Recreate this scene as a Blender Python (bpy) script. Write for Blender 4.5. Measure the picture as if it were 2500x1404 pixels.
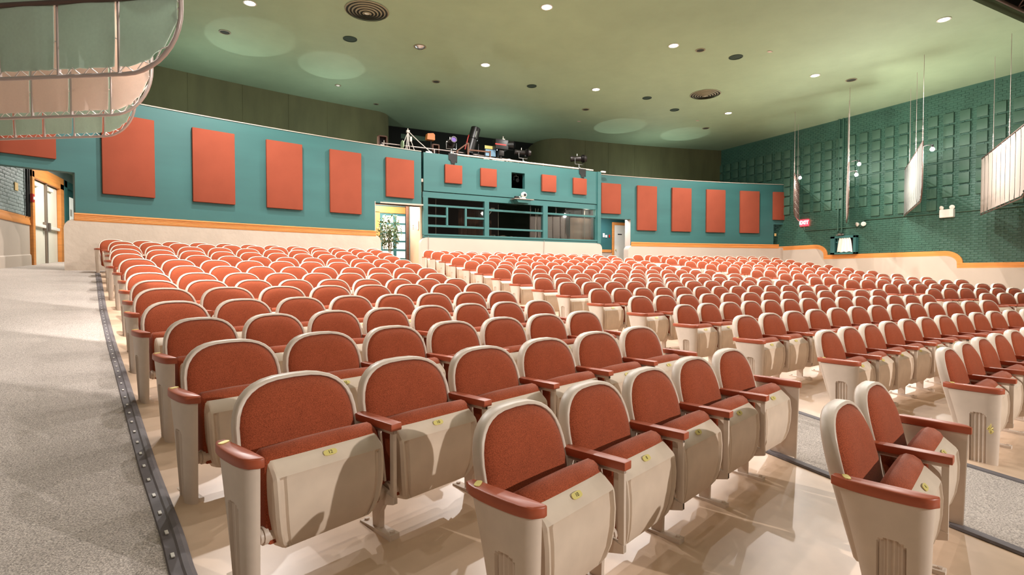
import bpy, bmesh, math, random
from mathutils import Vector, Matrix
random.seed(7)
PI = math.pi
S = bpy.context.scene
C = S.collection
for ob in list(bpy.data.objects):
    bpy.data.objects.remove(ob)

# ------------------------------------------------------------------ camera, world, exposure
# world: X across the hall, Y from the stage to the back wall, Z up with the photographer's eye at 0
cam_d = bpy.data.cameras.new('camera')
cam_d.sensor_width = 36.0
cam_d.lens = 36.0 * 1300.0 / 2500.0
cam_d.clip_start = 0.05
cam_d.clip_end = 200
cam = bpy.data.objects.new('camera', cam_d)
C.objects.link(cam)
cam.location = (0, 0, 0)
cam.rotation_euler = (math.radians(90 - 1.404), 0, math.radians(-26.3))
S.camera = cam

wd = bpy.data.worlds.new('hall_ambient')
S.world = wd
wd.use_nodes = True
wd.node_tree.nodes['Background'].inputs[0].default_value = (1.0, 0.80, 0.64, 1)
wd.node_tree.nodes['Background'].inputs[1].default_value = 0.05

S.view_settings.view_transform = 'Standard'
S.view_settings.look = 'None'
S.view_settings.gamma = 1.0
S.view_settings.use_curve_mapping = False
S.view_settings.exposure = 0.32

DOWN_W = 820.0      # ceiling downlights
STAGE_W = 90.0     # added fill spots on the stage side, behind the camera
WARM = (1.0, 0.94, 0.9)

def add_light(name, kind, loc, energy, color=WARM, parent=None, target=None, size=None, spot=None, blend=0.5, radius=0.06):
    d = bpy.data.lights.new(name, kind)
    d.energy = energy
    d.color = color
    if kind == 'SPOT':
        d.spot_size = math.radians(spot)
        d.spot_blend = blend
        d.shadow_soft_size = radius
    elif kind == 'POINT':
        d.shadow_soft_size = radius
    elif kind == 'AREA':
        d.shape = 'RECTANGLE'
        d.size, d.size_y = size
    o = bpy.data.objects.new(name, d)
    C.objects.link(o)
    o.location = loc
    if target is not None:
        dirv = Vector(target) - Vector(loc)
        o.rotation_euler = dirv.to_track_quat('-Z', 'Y').to_euler()
    if parent is not None:
        bpy.context.view_layer.update()
        o.parent = parent
        o.matrix_parent_inverse = Matrix.Translation(parent.location).inverted() if parent.rotation_euler[2] == 0 else parent.matrix_world.inverted()
    return o

for i, (x, y) in enumerate(((-2.5, -2.6), (4.5, -3.2), (11.5, -3.2), (17.5, -2.6))):  # unseen spots added as soft front fill
    add_light('stage_fill_light', 'SPOT', (x, y, 4.6), STAGE_W * (2.4 if x < 0 else 1), (1.0, 0.88, 0.74), None, (x * 0.6 + 2.5, 9.0, 0.2), spot=105, blend=0.6, radius=0.12)

add_light('stage_key_light', 'SPOT', (7.9, -6.4, 3.0), 2500, (1.0, 0.94, 0.89), None, (4.5, 6.0, -.3), spot=95, blend=0.5, radius=0.07)

# ------------------------------------------------------------------ materials
def lin(c):
    r = []
    for v in c:
        v /= 255.0
        r.append(v / 12.92 if v <= 0.04045 else ((v + 0.055) / 1.055) ** 2.4)
    return tuple(r)
MATS = {}
def mat(name, col, rough=0.5, metal=0.0, noise=None, bump=None, emit=0.0, spec=None, sheen=0.0, noise2=None):
    m = bpy.data.materials.new(name)
    m.use_nodes = True
    nt = m.node_tree
    b = nt.nodes['Principled BSDF']
    c = lin(col)
    b.inputs['Base Color'].default_value = (*c, 1)
    b.inputs['Roughness'].default_value = rough
    b.inputs['Metallic'].default_value = metal
    if spec is not None:
        b.inputs['Specular IOR Level'].default_value = spec
    if sheen:
        b.inputs['Sheen Weight'].default_value = sheen
        b.inputs['Sheen Roughness'].default_value = 0.4
        b.inputs['Sheen Tint'].default_value = (1, .82, .74, 1)
    tc = nt.nodes.new('ShaderNodeTexCoord')
    src = None
    for nz in (noise, noise2):
        if nz:
            sc, amt = nz[:2]
            n = nt.nodes.new('ShaderNodeTexNoise')
            n.inputs['Scale'].default_value = sc
            n.inputs['Detail'].default_value = nz[2] if len(nz) > 2 else 4
            if len(nz) > 3:
                mp = nt.nodes.new('ShaderNodeMapping')
                mp.inputs['Scale'].default_value = nz[3]
                nt.links.new(tc.outputs['Object'], mp.inputs[0])
                nt.links.new(mp.outputs[0], n.inputs['Vector'])
            else:
                nt.links.new(tc.outputs['Object'], n.inputs['Vector'])
            mr = nt.nodes.new('ShaderNodeMapRange')
            mr.inputs[1].default_value = 0.3
            mr.inputs[2].default_value = 0.7
            mr.inputs[3].default_value = 1 - amt
            mr.inputs[4].default_value = 1 + amt
            nt.links.new(n.outputs[0], mr.inputs[0])
            mx = nt.nodes.new('ShaderNodeVectorMath')
            mx.operation = 'SCALE'
            if src is None:
                mx.inputs[0].default_value = c
            else:
                nt.links.new(src, mx.inputs[0])
            nt.links.new(mr.outputs[0], mx.inputs['Scale'])
            src = mx.outputs[0]
    if src is not None:
        nt.links.new(src, b.inputs['Base Color'])
    if bump:
        sc, st = bump[:2]
        n = nt.nodes.new('ShaderNodeTexNoise')
        n.inputs['Scale'].default_value = sc
        n.inputs['Detail'].default_value = 3
        nt.links.new(tc.outputs['Object'], n.inputs['Vector'])
        bp = nt.nodes.new('ShaderNodeBump')
        bp.inputs['Strength'].default_value = st
        bp.inputs['Distance'].default_value = bump[2] if len(bump) > 2 else 0.01
        nt.links.new(n.outputs[0], bp.inputs['Height'])
        nt.links.new(bp.outputs[0], b.inputs['Normal'])
    if emit:
        b.inputs['Emission Color'].default_value = (*c, 1)
        b.inputs['Emission Strength'].default_value = emit
    MATS[name] = m
    return m
mat('rust_fabric', (154, 75, 48), 0.9, noise=(330, 0.42, 2), bump=(420, 0.35, 0.003), spec=0.15, sheen=0.22, noise2=(9, 0.06))
mat('cream_enamel', (214, 197, 181), 0.42, noise=(14, 0.04), spec=0.4)
mat('cream_plastic', (212, 194, 175), 0.5, noise=(11, 0.05), spec=0.35)
mat('cherry_wood', (172, 84, 54), 0.4, noise=(18, 0.2, 4, (1, 0.12, 1)), spec=0.5)
mat('grey_metal', (150, 138, 128), 0.4, 0.6)
mat('dark_metal', (40, 36, 34), 0.45, 0.6)
mat('brass', (226, 210, 130), 0.4, 0.2)
mat('ink', (70, 55, 20), 0.7)
mat('tan_floor', (212, 184, 158), 0.33, noise=(0.9, 0.07, 5), noise2=(7, 0.05, 5), spec=0.45)
mat('carpet', (182, 172, 164), 0.98, noise=(130, 0.42, 2), noise2=(1.2, 0.06), bump=(160, 0.7, 0.008), spec=0.05)
mat('rubber', (104, 98, 100), 0.7, noise=(20, 0.08))
mat('marker', (235, 232, 226), 0.4)
mat('teal_paint', (48, 98, 96), 0.55, noise=(1.1, 0.1, 6, (0.35, 0.35, 2.0)), noise2=(0.35, 0.07, 3))
mat('olive_wall', (88, 88, 58), 0.8, noise=(1.3, 0.13, 5, (2.5, 2.5, 0.5)), noise2=(0.5, 0.08))
mat('unlit_black', (22, 24, 18), 0.9)  # near-black carries the missing light of the gallery recess
mat('ceiling_paint', (142, 164, 132), 0.75, noise=(0.28, 0.08, 5), noise2=(2.2, 0.04, 6))
mat('dado_paint', (186, 171, 157), 0.6, noise=(1.5, 0.03, 5))
mat('dado_rough', (190, 174, 158), 0.8, noise=(2.5, 0.05, 5), bump=(9, 0.4, 0.02))
mat('orange_trim', (214, 140, 74), 0.4, noise=(3, 0.12, 4, (0.4, 0.4, 6)), spec=0.4)
mat('acoustic_cloth', (144, 73, 54), 0.92, noise=(140, 0.06, 2, (1, 1, 4)), spec=0.1, noise2=(2.5, 0.05))
mat('brick_green', (56, 92, 78), 0.36, noise=(1.6, 0.12, 5), noise2=(24, 0.08), bump=(26, 0.5, 0.012), spec=0.5)
mat('block_green', (60, 92, 76), 0.5, noise=(2, 0.1, 4))
mat('brick_grey', (150, 160, 158), 0.5, noise=(3, 0.12, 5), bump=(26, 0.5, 0.012))
mat('panel_fabric_warm', (226, 207, 194), 0.8, noise=(60, 0.03), spec=0.1)
mat('panel_fabric_cool', (184, 200, 186), 0.75, noise=(40, 0.05), noise2=(2.5, 0.08), spec=0.15)
mat('panel_fabric_white', (160, 149, 140), 0.85, noise=(60, 0.03), spec=0.1)
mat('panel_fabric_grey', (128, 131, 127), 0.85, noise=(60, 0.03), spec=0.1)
mat('pipe_steel', (186, 170, 164), 0.4, 0.35)
mat('pipe_brown', (98, 78, 70), 0.4, 0.4)
mat('cord_white', (214, 206, 198), 0.7)
mat('lamp_glass', (255, 246, 232), 0.4, emit=28.0)
mat('lamp_trim', (196, 196, 180), 0.4, 0.3)
mat('grille_dark', (38, 44, 34), 0.8)
mat('grille_green', (28, 52, 36), 0.8)
mat('silver', (190, 195, 198), 0.25, 0.9)
mat('vent_paint', (128, 124, 98), 0.55)
mat('black_plastic', (18, 17, 17), 0.4)
mat('red_plastic', (170, 36, 26), 0.4)
mat('exit_red', (255, 40, 50), 0.4, emit=5.0)
mat('exit_white', (255, 225, 225), 0.4, emit=6.0)
mat('white_plastic', (232, 226, 216), 0.45)
mat('white_door', (228, 222, 206), 0.45, noise=(3, 0.03))
mat('tan_wall', (196, 172, 140), 0.6)
mat('wood_brown', (92, 56, 36), 0.6, noise=(4, 0.2, 4, (1, 1, 8)))
mat('leaf', (62, 92, 42), 0.5, noise=(8, 0.35))
mat('leaf_pale', (150, 172, 138), 0.5, noise=(8, 0.2))
mat('bark', (110, 84, 60), 0.8)
mat('cloth_white', (236, 226, 210), 0.85)
mat('lit_pane', (250, 248, 236), 0.5, emit=0.3)
mat('booth_dark', (30, 20, 16), 0.8)
mat('booth_tan', (150, 122, 104), 0.8)
mat('curtain_dark', (38, 26, 22), 0.9)
mat('amber', (190, 110, 40), 0.5)
mat('purple_glass', (90, 70, 130), 0.15)
mat('screen_blue', (120, 150, 170), 0.3, emit=0.5)
mat('screen_yellow', (190, 180, 110), 0.3, emit=0.5)
mat('red_paint_floor', (150, 58, 36), 0.4)
mat('yellow_plate', (222, 186, 120), 0.5)

for nm in ('panel_fabric_warm', 'panel_fabric_cool'):
    nt = MATS[nm].node_tree
    b = nt.nodes['Principled BSDF']
    tl = nt.nodes.new('ShaderNodeBsdfTranslucent')
    tl.inputs[0].default_value = b.inputs['Base Color'].default_value
    mx = nt.nodes.new('ShaderNodeMixShader')
    mx.inputs[0].default_value = 0.4
    nt.links.new(b.outputs[0], mx.inputs[1])
    nt.links.new(tl.outputs[0], mx.inputs[2])
    nt.links.new(mx.outputs[0], nt.nodes['Material Output'].inputs[0])
gm = bpy.data.materials.new('window_glass')
gm.use_nodes = True
nt = gm.node_tree
nt.nodes.clear()
out = nt.nodes.new('ShaderNodeOutputMaterial')
mix = nt.nodes.new('ShaderNodeMixShader')
tr = nt.nodes.new('ShaderNodeBsdfTransparent')
gl = nt.nodes.new('ShaderNodeBsdfGlossy')
gl.inputs['Roughness'].default_value = 0.02
tr.inputs[0].default_value = (0.8, 0.82, 0.8, 1)
mix.inputs[0].default_value = 0.1
nt.links.new(tr.outputs[0], mix.inputs[1])
nt.links.new(gl.outputs[0], mix.inputs[2])
nt.links.new(mix.outputs[0], out.inputs[0])
MATS['window_glass'] = gm

# ------------------------------------------------------------------ mesh helpers
class MB:
    """collects verts and faces, then becomes ONE mesh"""
    def __init__(self):
        self.v = []
        self.f = []
        self.m = []      # material slot per face
        self.slot = 0
    def add(self, vs, fs, M=None):
        n = len(self.v)
        if M is not None:
            vs = [tuple(M @ Vector(p)) for p in vs]
        self.v += [tuple(p) for p in vs]
        self.f += [tuple(i + n for i in f) for f in fs]
        self.m += [self.slot] * len(fs)
    def box(self, x0, x1, y0, y1, z0, z1, M=None):
        self.add([(x0, y0, z0), (x1, y0, z0), (x1, y1, z0), (x0, y1, z0), (x0, y0, z1), (x1, y0, z1), (x1, y1, z1), (x0, y1, z1)],
                 [(0, 3, 2, 1), (4, 5, 6, 7), (0, 1, 5, 4), (1, 2, 6, 5), (2, 3, 7, 6), (3, 0, 4, 7)], M)
    def cbox(self, x0, x1, y0, y1, z0, z1, c=0.006, M=None):
        """box with chamfered edges"""
        bm = bmesh.new()
        bmesh.ops.create_cube(bm, size=1)
        for v in bm.verts:
            v.co = Vector((x0 + (v.co.x + .5) * (x1 - x0), y0 + (v.co.y + .5) * (y1 - y0), z0 + (v.co.z + .5) * (z1 - z0)))
        bmesh.ops.bevel(bm, geom=list(bm.edges), offset=c, segments=2, affect='EDGES', profile=0.6)
        bm.verts.index_update()
        self.add([v.co[:] for v in bm.verts], [tuple(v.index for v in f.verts) for f in bm.faces], M)
        bm.free()
    def prism(self, pts, d0, d1, axis='x', M=None):
        """polygon pts (a,b) extruded along axis between d0 and d1"""
        n = len(pts)
        def P(a, b, d):
            return {'x': (d, a, b), 'y': (a, d, b), 'z': (a, b, d)}[axis]
        vs = [P(a, b, d0) for a, b in pts] + [P(a, b, d1) for a, b in pts]
        fs = [tuple(range(n)), tuple(range(2 * n - 1, n - 1, -1))] + [(i, i + n, (i + 1) % n + n, (i + 1) % n) for i in range(n)]
        self.add(vs, fs, M)
    def tube(self, path, r, n=8, cap=True, M=None):
        path = [Vector(p) for p in path]
        k = len(path)
        rs = r if isinstance(r, (list, tuple)) else [r] * k
        vs, fs = [], []
        up = None
        for i, p in enumerate(path):
            a = path[min(i + 1, k - 1)] - path[max(i - 1, 0)]
            a.normalize()
            if up is None:
                up = Vector((0, 0, 1)) if abs(a.z) < 0.9 else Vector((1, 0, 0))
            s = a.cross(up)
            if s.length < 1e-4:
                s = a.cross(Vector((0.3, 1, 0.2)))
            s.normalize()
            up = s.cross(a)
            for j in range(n):
                t = 2 * PI * j / n
                vs.append(p + (s * math.cos(t) + up * math.sin(t)) * rs[i])
        for i in range(k - 1):
            for j in range(n):
                fs.append((i * n + j, i * n + (j + 1) % n, (i + 1) * n + (j + 1) % n, (i + 1) * n + j))
        if cap:
            fs.append(tuple(range(n - 1, -1, -1)))
            fs.append(tuple((k - 1) * n + j for j in range(n)))
        self.add(vs, fs, M)
    def cyl(self, a, b, r0, r1=None, n=14):
        self.tube([a, b], [r0, r0 if r1 is None else r1], n)
    def lathe(self, prof, n=24, M=None, cap=False):
        """prof: (radius, z) revolved about Z"""
        vs, fs = [], []
        for r, z in prof:
            for j in range(n):
                t = 2 * PI * j / n
                vs.append((r * math.cos(t), r * math.sin(t), z))
        for i in range(len(prof) - 1):
            for j in range(n):
                fs.append((i * n + j, i * n + (j + 1) % n, (i + 1) * n + (j + 1) % n, (i + 1) * n + j))
        if cap:
            fs.append(tuple(range(n - 1, -1, -1)))
            fs.append(tuple((len(prof) - 1) * n + j for j in range(n)))
        self.add(vs, fs, M)
    def grid(self, rows):
        """rows of equal length -> quad surface"""
        h, w_ = len(rows), len(rows[0])
        vs = [p for r in rows for p in r]
        fs = [(i * w_ + j, i * w_ + j + 1, (i + 1) * w_ + j + 1, (i + 1) * w_ + j) for i in range(h - 1) for j in range(w_ - 1)]
        self.add(vs, fs)
    def mesh(self, name, mats, smooth=None, fix=True):
        me = bpy.data.meshes.new(name)
        me.from_pydata(self.v, [], self.f)
        for mm in (mats if isinstance(mats, (list, tuple)) else [mats]):
            me.materials.append(MATS[mm])
        if any(self.m):
            me.polygons.foreach_set('material_index', self.m)
        if fix:
            bm = bmesh.new()
            bm.from_mesh(me)
            bmesh.ops.recalc_face_normals(bm, faces=bm.faces)
            bm.to_mesh(me)
            bm.free()
        if smooth is not None:
            me.polygons.foreach_set('use_smooth', [True] * len(me.polygons))
            me.set_sharp_from_angle(angle=math.radians(smooth))
        me.update()
        return me
    def build(self, name, mats, parent=None, smooth=None, fix=True):
        return link(name, self.mesh(name, mats, smooth, fix), parent)

def link(name, me, parent=None, loc=None):
    o = bpy.data.objects.new(name, me)
    C.objects.link(o)
    if parent is not None:
        o.parent = parent
    if loc is not None:
        o.location = loc
    return o
def tag(o, label, cat=None, group=None, kind=None):
    o['label'] = label
    if cat:
        o['category'] = cat
    if group:
        o['group'] = group
    if kind:
        o['kind'] = kind
    return o
def thing(name, label, cat, loc=(0, 0, 0), rz=0.0, group=None):
    o = bpy.data.objects.new(name, None)
    o.empty_display_size = 0.1
    C.objects.link(o)
    o.location = loc
    o.rotation_euler = (0, 0, rz)
    return tag(o, label, cat, group)
def struct(o, label, cat):
    return tag(o, label, cat, kind='structure')

# ------------------------------------------------------------------ hall geometry
CX, CY = 10.103, -20.450          # centre of all the seating arcs and of the back wall
R0, PITCH = 36.847, 0.906         # radius of the rearmost row and row spacing
ZTOP = [0.761, 0.683, 0.576, 0.459, 0.346, 0.243, 0.134, 0.029, -0.06, -0.126, -0.216, -0.299, -0.369, -0.437, -0.509, -0.559]
HB = 0.735                        # seat back height above the floor
RH = [R0 - PITCH * k - 0.2 for k in range(16)]
ZF = [z - HB for z in ZTOP]
XL, XR, ZC = -4.7, 21.2, 6.18     # side walls, ceiling
def zrho(r):
    if r >= RH[0]:
        return ZF[0] + 0.06 * (r - RH[0])
    if r <= RH[15]:
        return ZF[15] + 0.05 * (max(r, 14.0) - RH[15])
    k = (RH[0] - r) / PITCH
    i = min(int(k), 14)
    t = k - i
    return ZF[i] * (1 - t) + ZF[i + 1] * t
def zf(x, y):
    return zrho(math.hypot(x - CX, y - CY))
def arc(x, R):
    """point on the arc of radius R at hall position x"""
    return CY + math.sqrt(R * R - (x - CX) ** 2)
def lerp(a, b, t):
    return a + (b - a) * t
def frange(a, b, n):
    return [a + (b - a) * i / n for i in range(n + 1)]
def arcbox(mb, x0, x1, R, th, z0, z1, n=None):
    """curved wall slab: front face on radius R, going back by th; z0/z1 numbers or functions of (x,y)"""
    n = n or max(2, int(abs(x1 - x0) / 0.5))
    rows = []
    a0, a1 = math.asin((x0 - CX) / R), math.asin((x1 - CX) / R)
    ring = []
    for a in frange(a0, a1, n):
        s, c = math.sin(a), math.cos(a)
        f = (CX + R * s, CY + R * c)
        b = (CX + (R + th) * s, CY + (R + th) * c)
        zb = z0(*f) if callable(z0) else z0
        zt = z1(*f) if callable(z1) else z1
        ring.append([(f[0], f[1], zb), (f[0], f[1], zt), (b[0], b[1], zt), (b[0], b[1], zb)])
    vs = [p for r in ring for p in r]
    fs = []
    for i in range(n):
        for j in range(4):
            fs.append((i * 4 + j, i * 4 + (j + 1) % 4, (i + 1) * 4 + (j + 1) % 4, (i + 1) * 4 + j))
    fs.append((0, 1, 2, 3))
    fs.append(tuple(n * 4 + j for j in (3, 2, 1, 0)))
    mb.add(vs, fs)

# floor
mb = MB()
ys = frange(-7, 24, 62)
xs = frange(-5.2, 21.7, 54)
mb.grid([[(x, y, zf(x, y)) for x in xs] for y in ys])
flo = mb.build('floor', 'tan_floor', smooth=60)
struct(flo, 'tan painted concrete floor sloping up under the seats', 'floor')

# carpets of the aisles
EDGE = [(24.0, -2.95), (14.12, -2.93), (9.18, -1.86), (6.88, -1.33), (4.65, -0.81), (3.48, -0.54), (2.67, -0.34), (2.39, -0.28), (1.2, 0.02), (-7, 2.0)]
def edge_x(y):
    for (ya, xa), (yb, xb) in zip(EDGE, EDGE[1:]):
        if y >= yb:
            return lerp(xb, xa, (y - yb) / (ya - yb))
    return EDGE[-1][1]
mb = MB()
rows = []
for y in frange(-7, 23.5, 122):
    xe = edge_x(y) if y < 14.1 else lerp(-2.93, -2.4, min(1, (y - 14.1) / 1.0))
    rows.append([(x, y, zf(x, y) + 0.008) for x in frange(-4.69, xe, 6)])
mb.grid(rows)
o = mb.build('aisle_carpet', 'carpet', smooth=60)
tag(o, 'wide grey looped carpet of the left side aisle', 'carpet')
for (xa, xb, lab) in ((3.25, 4.33, 'narrow grey carpet of the aisle between left and centre seat blocks'),
                      (11.95, 12.95, 'narrow grey carpet of the aisle between centre and right seat blocks')):
    mb = MB()
    mb.grid([[(x, y, zf(x, y) + 0.008) for x in frange(xa, xb, 3)] for y in frange(-7, 19.5, 106)])
    o = mb.build('aisle_carpet', 'carpet', smooth=60)
    tag(o, lab, 'carpet')
    for k, xe in enumerate((xa, xb)):
        mb = MB()
        rows = []
        for y in frange(-7, 17.2, 96):
            r = []
            for dx, dz in ((-0.035, 0.004), (-0.026, 0.016), (0.026, 0.016), (0.035, 0.004)):
                r.append((xe + dx, y, zf(xe, y) + dz))
            rows.append(r)
        mb.grid(rows)
        o = mb.build('carpet_edging', 'rubber')
        tag(o, 'dark rubber edging along the %s side of the %s aisle carpet' % (('left', 'right')[k], 'left-centre' if xa < 5 else 'right-centre'), 'edging')

# strip with little white markers beside the left aisle carpet
st = thing('marker_strip', 'dark aisle strip dotted with small white markers beside left carpet', 'strip', (-0.28, 2.39, zf(-0.28, 2.39)))
mb = MB()
rows = []
path = []
y = 14.0
while y > 1.0:
    path.append((edge_x(y), y))
    y -= 0.1
for i, (x, y) in enumerate(path):
    x2, y2 = path[min(i + 1, len(path) - 1)]
    x1, y1 = path[max(i - 1, 0)]
    d = Vector((x2 - x1, y2 - y1)).normalized()
    nrm = Vector((-d.y, d.x))
    r = []
    for s, dz in ((-0.010, 0.006), (-0.004, 0.016), (0.034, 0.016), (0.042, 0.022), (0.06, 0.02), (0.078, 0.006)):
        px, py = x + nrm.x * s, y + nrm.y * s
        r.append((px - st.location.x, py - st.location.y, zf(x, y) + dz - st.location.z))
    rows.append(r)
mb.grid(rows)
mb.build('strip_base', 'rubber', st)
mk = MB()
mk.cbox(-0.0065, 0.0065, -0.02, 0.02, 0, 0.005, 0.0015)
mkm = mk.mesh('light_marker', 'marker')
for i in range(1, len(path), 2):
    x, y = path[i]
    x1, y1 = path[i - 1]
    a = math.atan2(-(x - x1), (y - y1))
    o = link('light_marker', mkm, st, (x + 0.017 - st.location.x, y - st.location.y, zf(x, y) + 0.016 - st.location.z))
    o.rotation_euler = (0, 0, a)

# ceiling with the slot for the front lights
mb = MB()
mb.box(XL - .3, XR + .3, 6.3, 24.4, ZC, ZC + 0.3)
ceil = mb.build('ceiling', 'ceiling_paint')
struct(ceil, 'flat green painted hall ceiling', 'ceiling')
mb = MB()
mb.box(XL - .3, XR + .3, -7, 4.6, ZC, ZC + 0.3)
o = mb.build('ceiling', 'ceiling_paint')
struct(o, 'front part of the green ceiling toward the stage', 'ceiling')
mb = MB()
mb.box(XL, XR, 6.32, 6.5, ZC + 0.3, ZC + 2.2)
mb.box(XL, XR, 4.4, 4.58, ZC + 0.3, ZC + 2.2)
mb.box(XL, XR, 4.4, 6.5, ZC + 2.2, ZC + 2.4)
o = mb.build('ceiling_slot', 'unlit_black')
struct(o, 'black lighting slot across the ceiling at top right', 'ceiling')
mb = MB()
mb.tube([(XL + .1, 6.12, ZC + .1), (XR - .1, 6.12, ZC + .1)], 0.035, 8)
mb.tube([(XL + .1, 5.7, ZC + .35), (XR - .1, 5.7, ZC + .35)], 0.03, 8)
for i in range(34):
    x = XL + 0.5 + i * 0.76
    mb.tube([(x, 6.12, ZC + .1), (x + .38, 5.7, ZC + .35), (x + .76, 6.12, ZC + .1)], 0.015, 6)
o = mb.build('lighting_truss', 'pipe_brown', smooth=50)
tag(o, 'dark brown lighting truss in the ceiling slot at upper right', 'truss')

# ---------------------------------------------------------------- back wall
RL, RR = 37.55, 37.95
zlow = lambda x, y: zf(x, y) - 0.05
mb = MB()
arcbox(mb, -3.36, 3.48, RL, 0.24, 1.2, 3.95)
arcbox(mb, XL, -3.36, RL, 0.24, 2.21, 3.95)
arcbox(mb, 3.48, 5.02, RL, 0.24, 2.2, 3.95)
wbl = mb.build('wall_back_left', 'teal_paint', smooth=30)
struct(wbl, 'teal curved back wall left of the control booth', 'wall')
mb = MB()
arcbox(mb, 13.93, 20.75, RR, 0.24, 1.2, 3.95)
arcbox(mb, 12.25, 13.93, RR, 0.24, 2.24, 3.95)
arcbox(mb, 20.75, XR, RR, 0.24, 2.2, 3.95)
wbr = mb.build('wall_back_right', 'teal_paint', smooth=30)
struct(wbr, 'teal curved back wall right of the control booth', 'wall')
# white ledge cap
for (xa, xb, R, p) in ((XL, 5.02, RL, wbl), (12.3, XR, RR, wbr)):
    mb = MB()
    arcbox(mb, xa, xb, R - 0.015, 0.27, 3.95, 3.972)
    mb.build('ledge_cap', 'dado_paint', p)
def dado(name, label, xa, xb, R, ztop, m, rl, rr):
    """white lower wall with rounded upper corners"""
    mb = MB()
    n = max(14, int((xb - xa) / 0.35))
    ring = []
    for i, x in enumerate(sorted(set(frange(xa, xb, n) + [xa + rl * t for t in (0.03, .12, .28, .5, .75)] + [xb - rr * t for t in (0.03, .12, .28, .5, .75)]))):
        zt = ztop
        if rl and x < xa + rl:
            t = 1 - (x - xa) / rl
            zt = ztop - rl * (1 - math.sqrt(max(0, 1 - t * t)))
        if rr and x > xb - rr:
            t = 1 - (xb - x) / rr
            zt = ztop - rr * (1 - math.sqrt(max(0, 1 - t * t)))
        yf = arc(x, R)
        ring.append([(x, yf, zf(x, yf) - .05), (x, yf, zt - .02), (x, yf + .02, zt), (x, yf + .3, zt), (x, yf + .3, zf(x, yf) - .05)])
    n = len(ring) - 1
    vs = [p for r in ring for p in r]
    fs = [(i * 5 + j, i * 5 + (j + 1) % 5, (i + 1) * 5 + (j + 1) % 5, (i + 1) * 5 + j) for i in range(n) for j in range(5)]
    fs += [(0, 1, 2, 3, 4), tuple(n * 5 + j for j in (4, 3, 2, 1, 0))]
    mb.add(vs, fs)
    return struct(mb.build(name, m, smooth=25), label, 'wall')
dado('wall_back_left', 'rough cream lower wall behind the left seat block', -3.54, 3.66, RL - .04, 1.2, 'dado_rough', .18, .2)
dado('wall_back_right', 'cream lower wall behind the right seat block', 13.8, XR, RR - .04, 1.18, 'dado_paint', .2, 0)

def reeded(xa, xb, R, z0, z1, name, label, proud=0.055, nose=False):
    mb = MB()
    prof = [(0, z0), (.3, z0), (.34, z0 + .1 * (z1 - z0)), (.5, .2), (.45, .26), (.6, .4), (.55, .46), (.75, .62), (.7, .68), (1, .82), (1, .95), (.8, 1), (0, 1)]
    P = []
    for d, h in prof:
        P.append((d * proud, h if h in (z0,) else (z0 + h * (z1 - z0) if 0 <= h <= 1 and h not in (z0, z0 + .1 * (z1 - z0)) else h)))
    n = max(3, int((xb - xa) / .4))
    rows = []
    for x in frange(xa, xb, n):
        a = math.asin((x - CX) / R)
        rows.append([(CX + (R - d) * math.sin(a), CY + (R - d) * math.cos(a), z) for d, z in P])
    mb.grid(rows)
    k = len(P)
    mb.add(rows[0], [tuple(range(k))])
    mb.add(rows[-1], [tuple(range(k))])
    return struct(mb.build(name, 'orange_trim', smooth=30), label, 'trim')
reeded(-3.38, 3.5, RL - .03, 1.17, 1.335, 'trim_1', 'reeded orange wood rail on the back wall left of the booth')
reeded(13.93, 20.95, RR - .03, 1.15, 1.32, 'trim_2', 'orange wood rail on the back wall right of the booth')

# upper olive wall, gallery recess
RO = 41.3
mb = MB()
arcbox(mb, XL, 4.25, RO, 0.1, 3.9, ZC)
rows = []
for t in frange(0, PI / 2, 8):
    x = 4.25 + 0.75 * math.sin(t)
    yy = arc(4.25, RO) + 0.75 * (1 - math.cos(t))
    rows.append([(x, yy, 3.9), (x, yy, ZC)])
x, yy = rows[-1][0][0], rows[-1][0][1]
rows.append([(x, 24.0, 3.9), (x, 24.0, ZC)])
mb.grid(rows)
w1 = struct(mb.build('wall_upper_left', 'olive_wall', smooth=40), 'olive upper wall left of the lighting gallery', 'wall')
mb = MB()
arcbox(mb, 13.2, XR, RO, 0.1, 3.9, ZC)
rows = []
for t in frange(0, PI / 2, 8):
    x = 13.2 - 1.1 * math.sin(t)
    yy = arc(13.2, RO) + 1.1 * (1 - math.cos(t))
    rows.append([(x, yy, 3.9), (x, yy, ZC)])
x, yy = rows[-1][0][0], rows[-1][0][1]
rows.append([(x, 24.0, 3.9), (x, 24.0, ZC)])
mb.grid(rows)
w2 = struct(mb.build('wall_upper_right', 'olive_wall', smooth=40), 'olive upper wall right of the lighting gallery', 'wall')
# panel joints of the olive walls
for (xs_, par) in (((-3.2, -1.6, -0.1, 1.3, 2.6), w1), ((14.0, 15.2, 16.6, 18.0, 19.5), w2)):
    for x in xs_:
        mb = MB()
        arcbox(mb, x - .014, x + .014, RO - .012, .02, 3.97, ZC - .01, 1)
        mb.build('joint_cover', 'olive_wall', par)
mb = MB()
mb.box(4.2, 13.3, 23.4, 23.6, 3.6, ZC)
# ceiling of the recess curves down to the back, its darkness painted black
rows = []
for t in frange(0, PI / 2, 8):
    yy = 22.2 + 1.25 * math.sin(t)
    zz = ZC - 0.02 - 1.25 * (1 - math.cos(t))
    rows.append([(4.9, yy, zz), (12.2, yy, zz)])
mb.grid(rows)
struct(mb.build('wall_gallery_back', 'unlit_black', smooth=50), 'back wall of the lighting gallery, blackened for its darkness', 'wall')
mb = MB()
arcbox(mb, XL, 5.0, RL + .26, 6.6, 3.62, 3.86)
arcbox(mb, 5.0, 12.3, RL + .3, 6.6, 3.62, 3.86)
arcbox(mb, 12.3, XR, RR + .26, 6.2, 3.62, 3.86)
struct(mb.build('floor_gallery', 'unlit_black'), 'dark deck of the lighting gallery above the back wall', 'floor')

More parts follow.
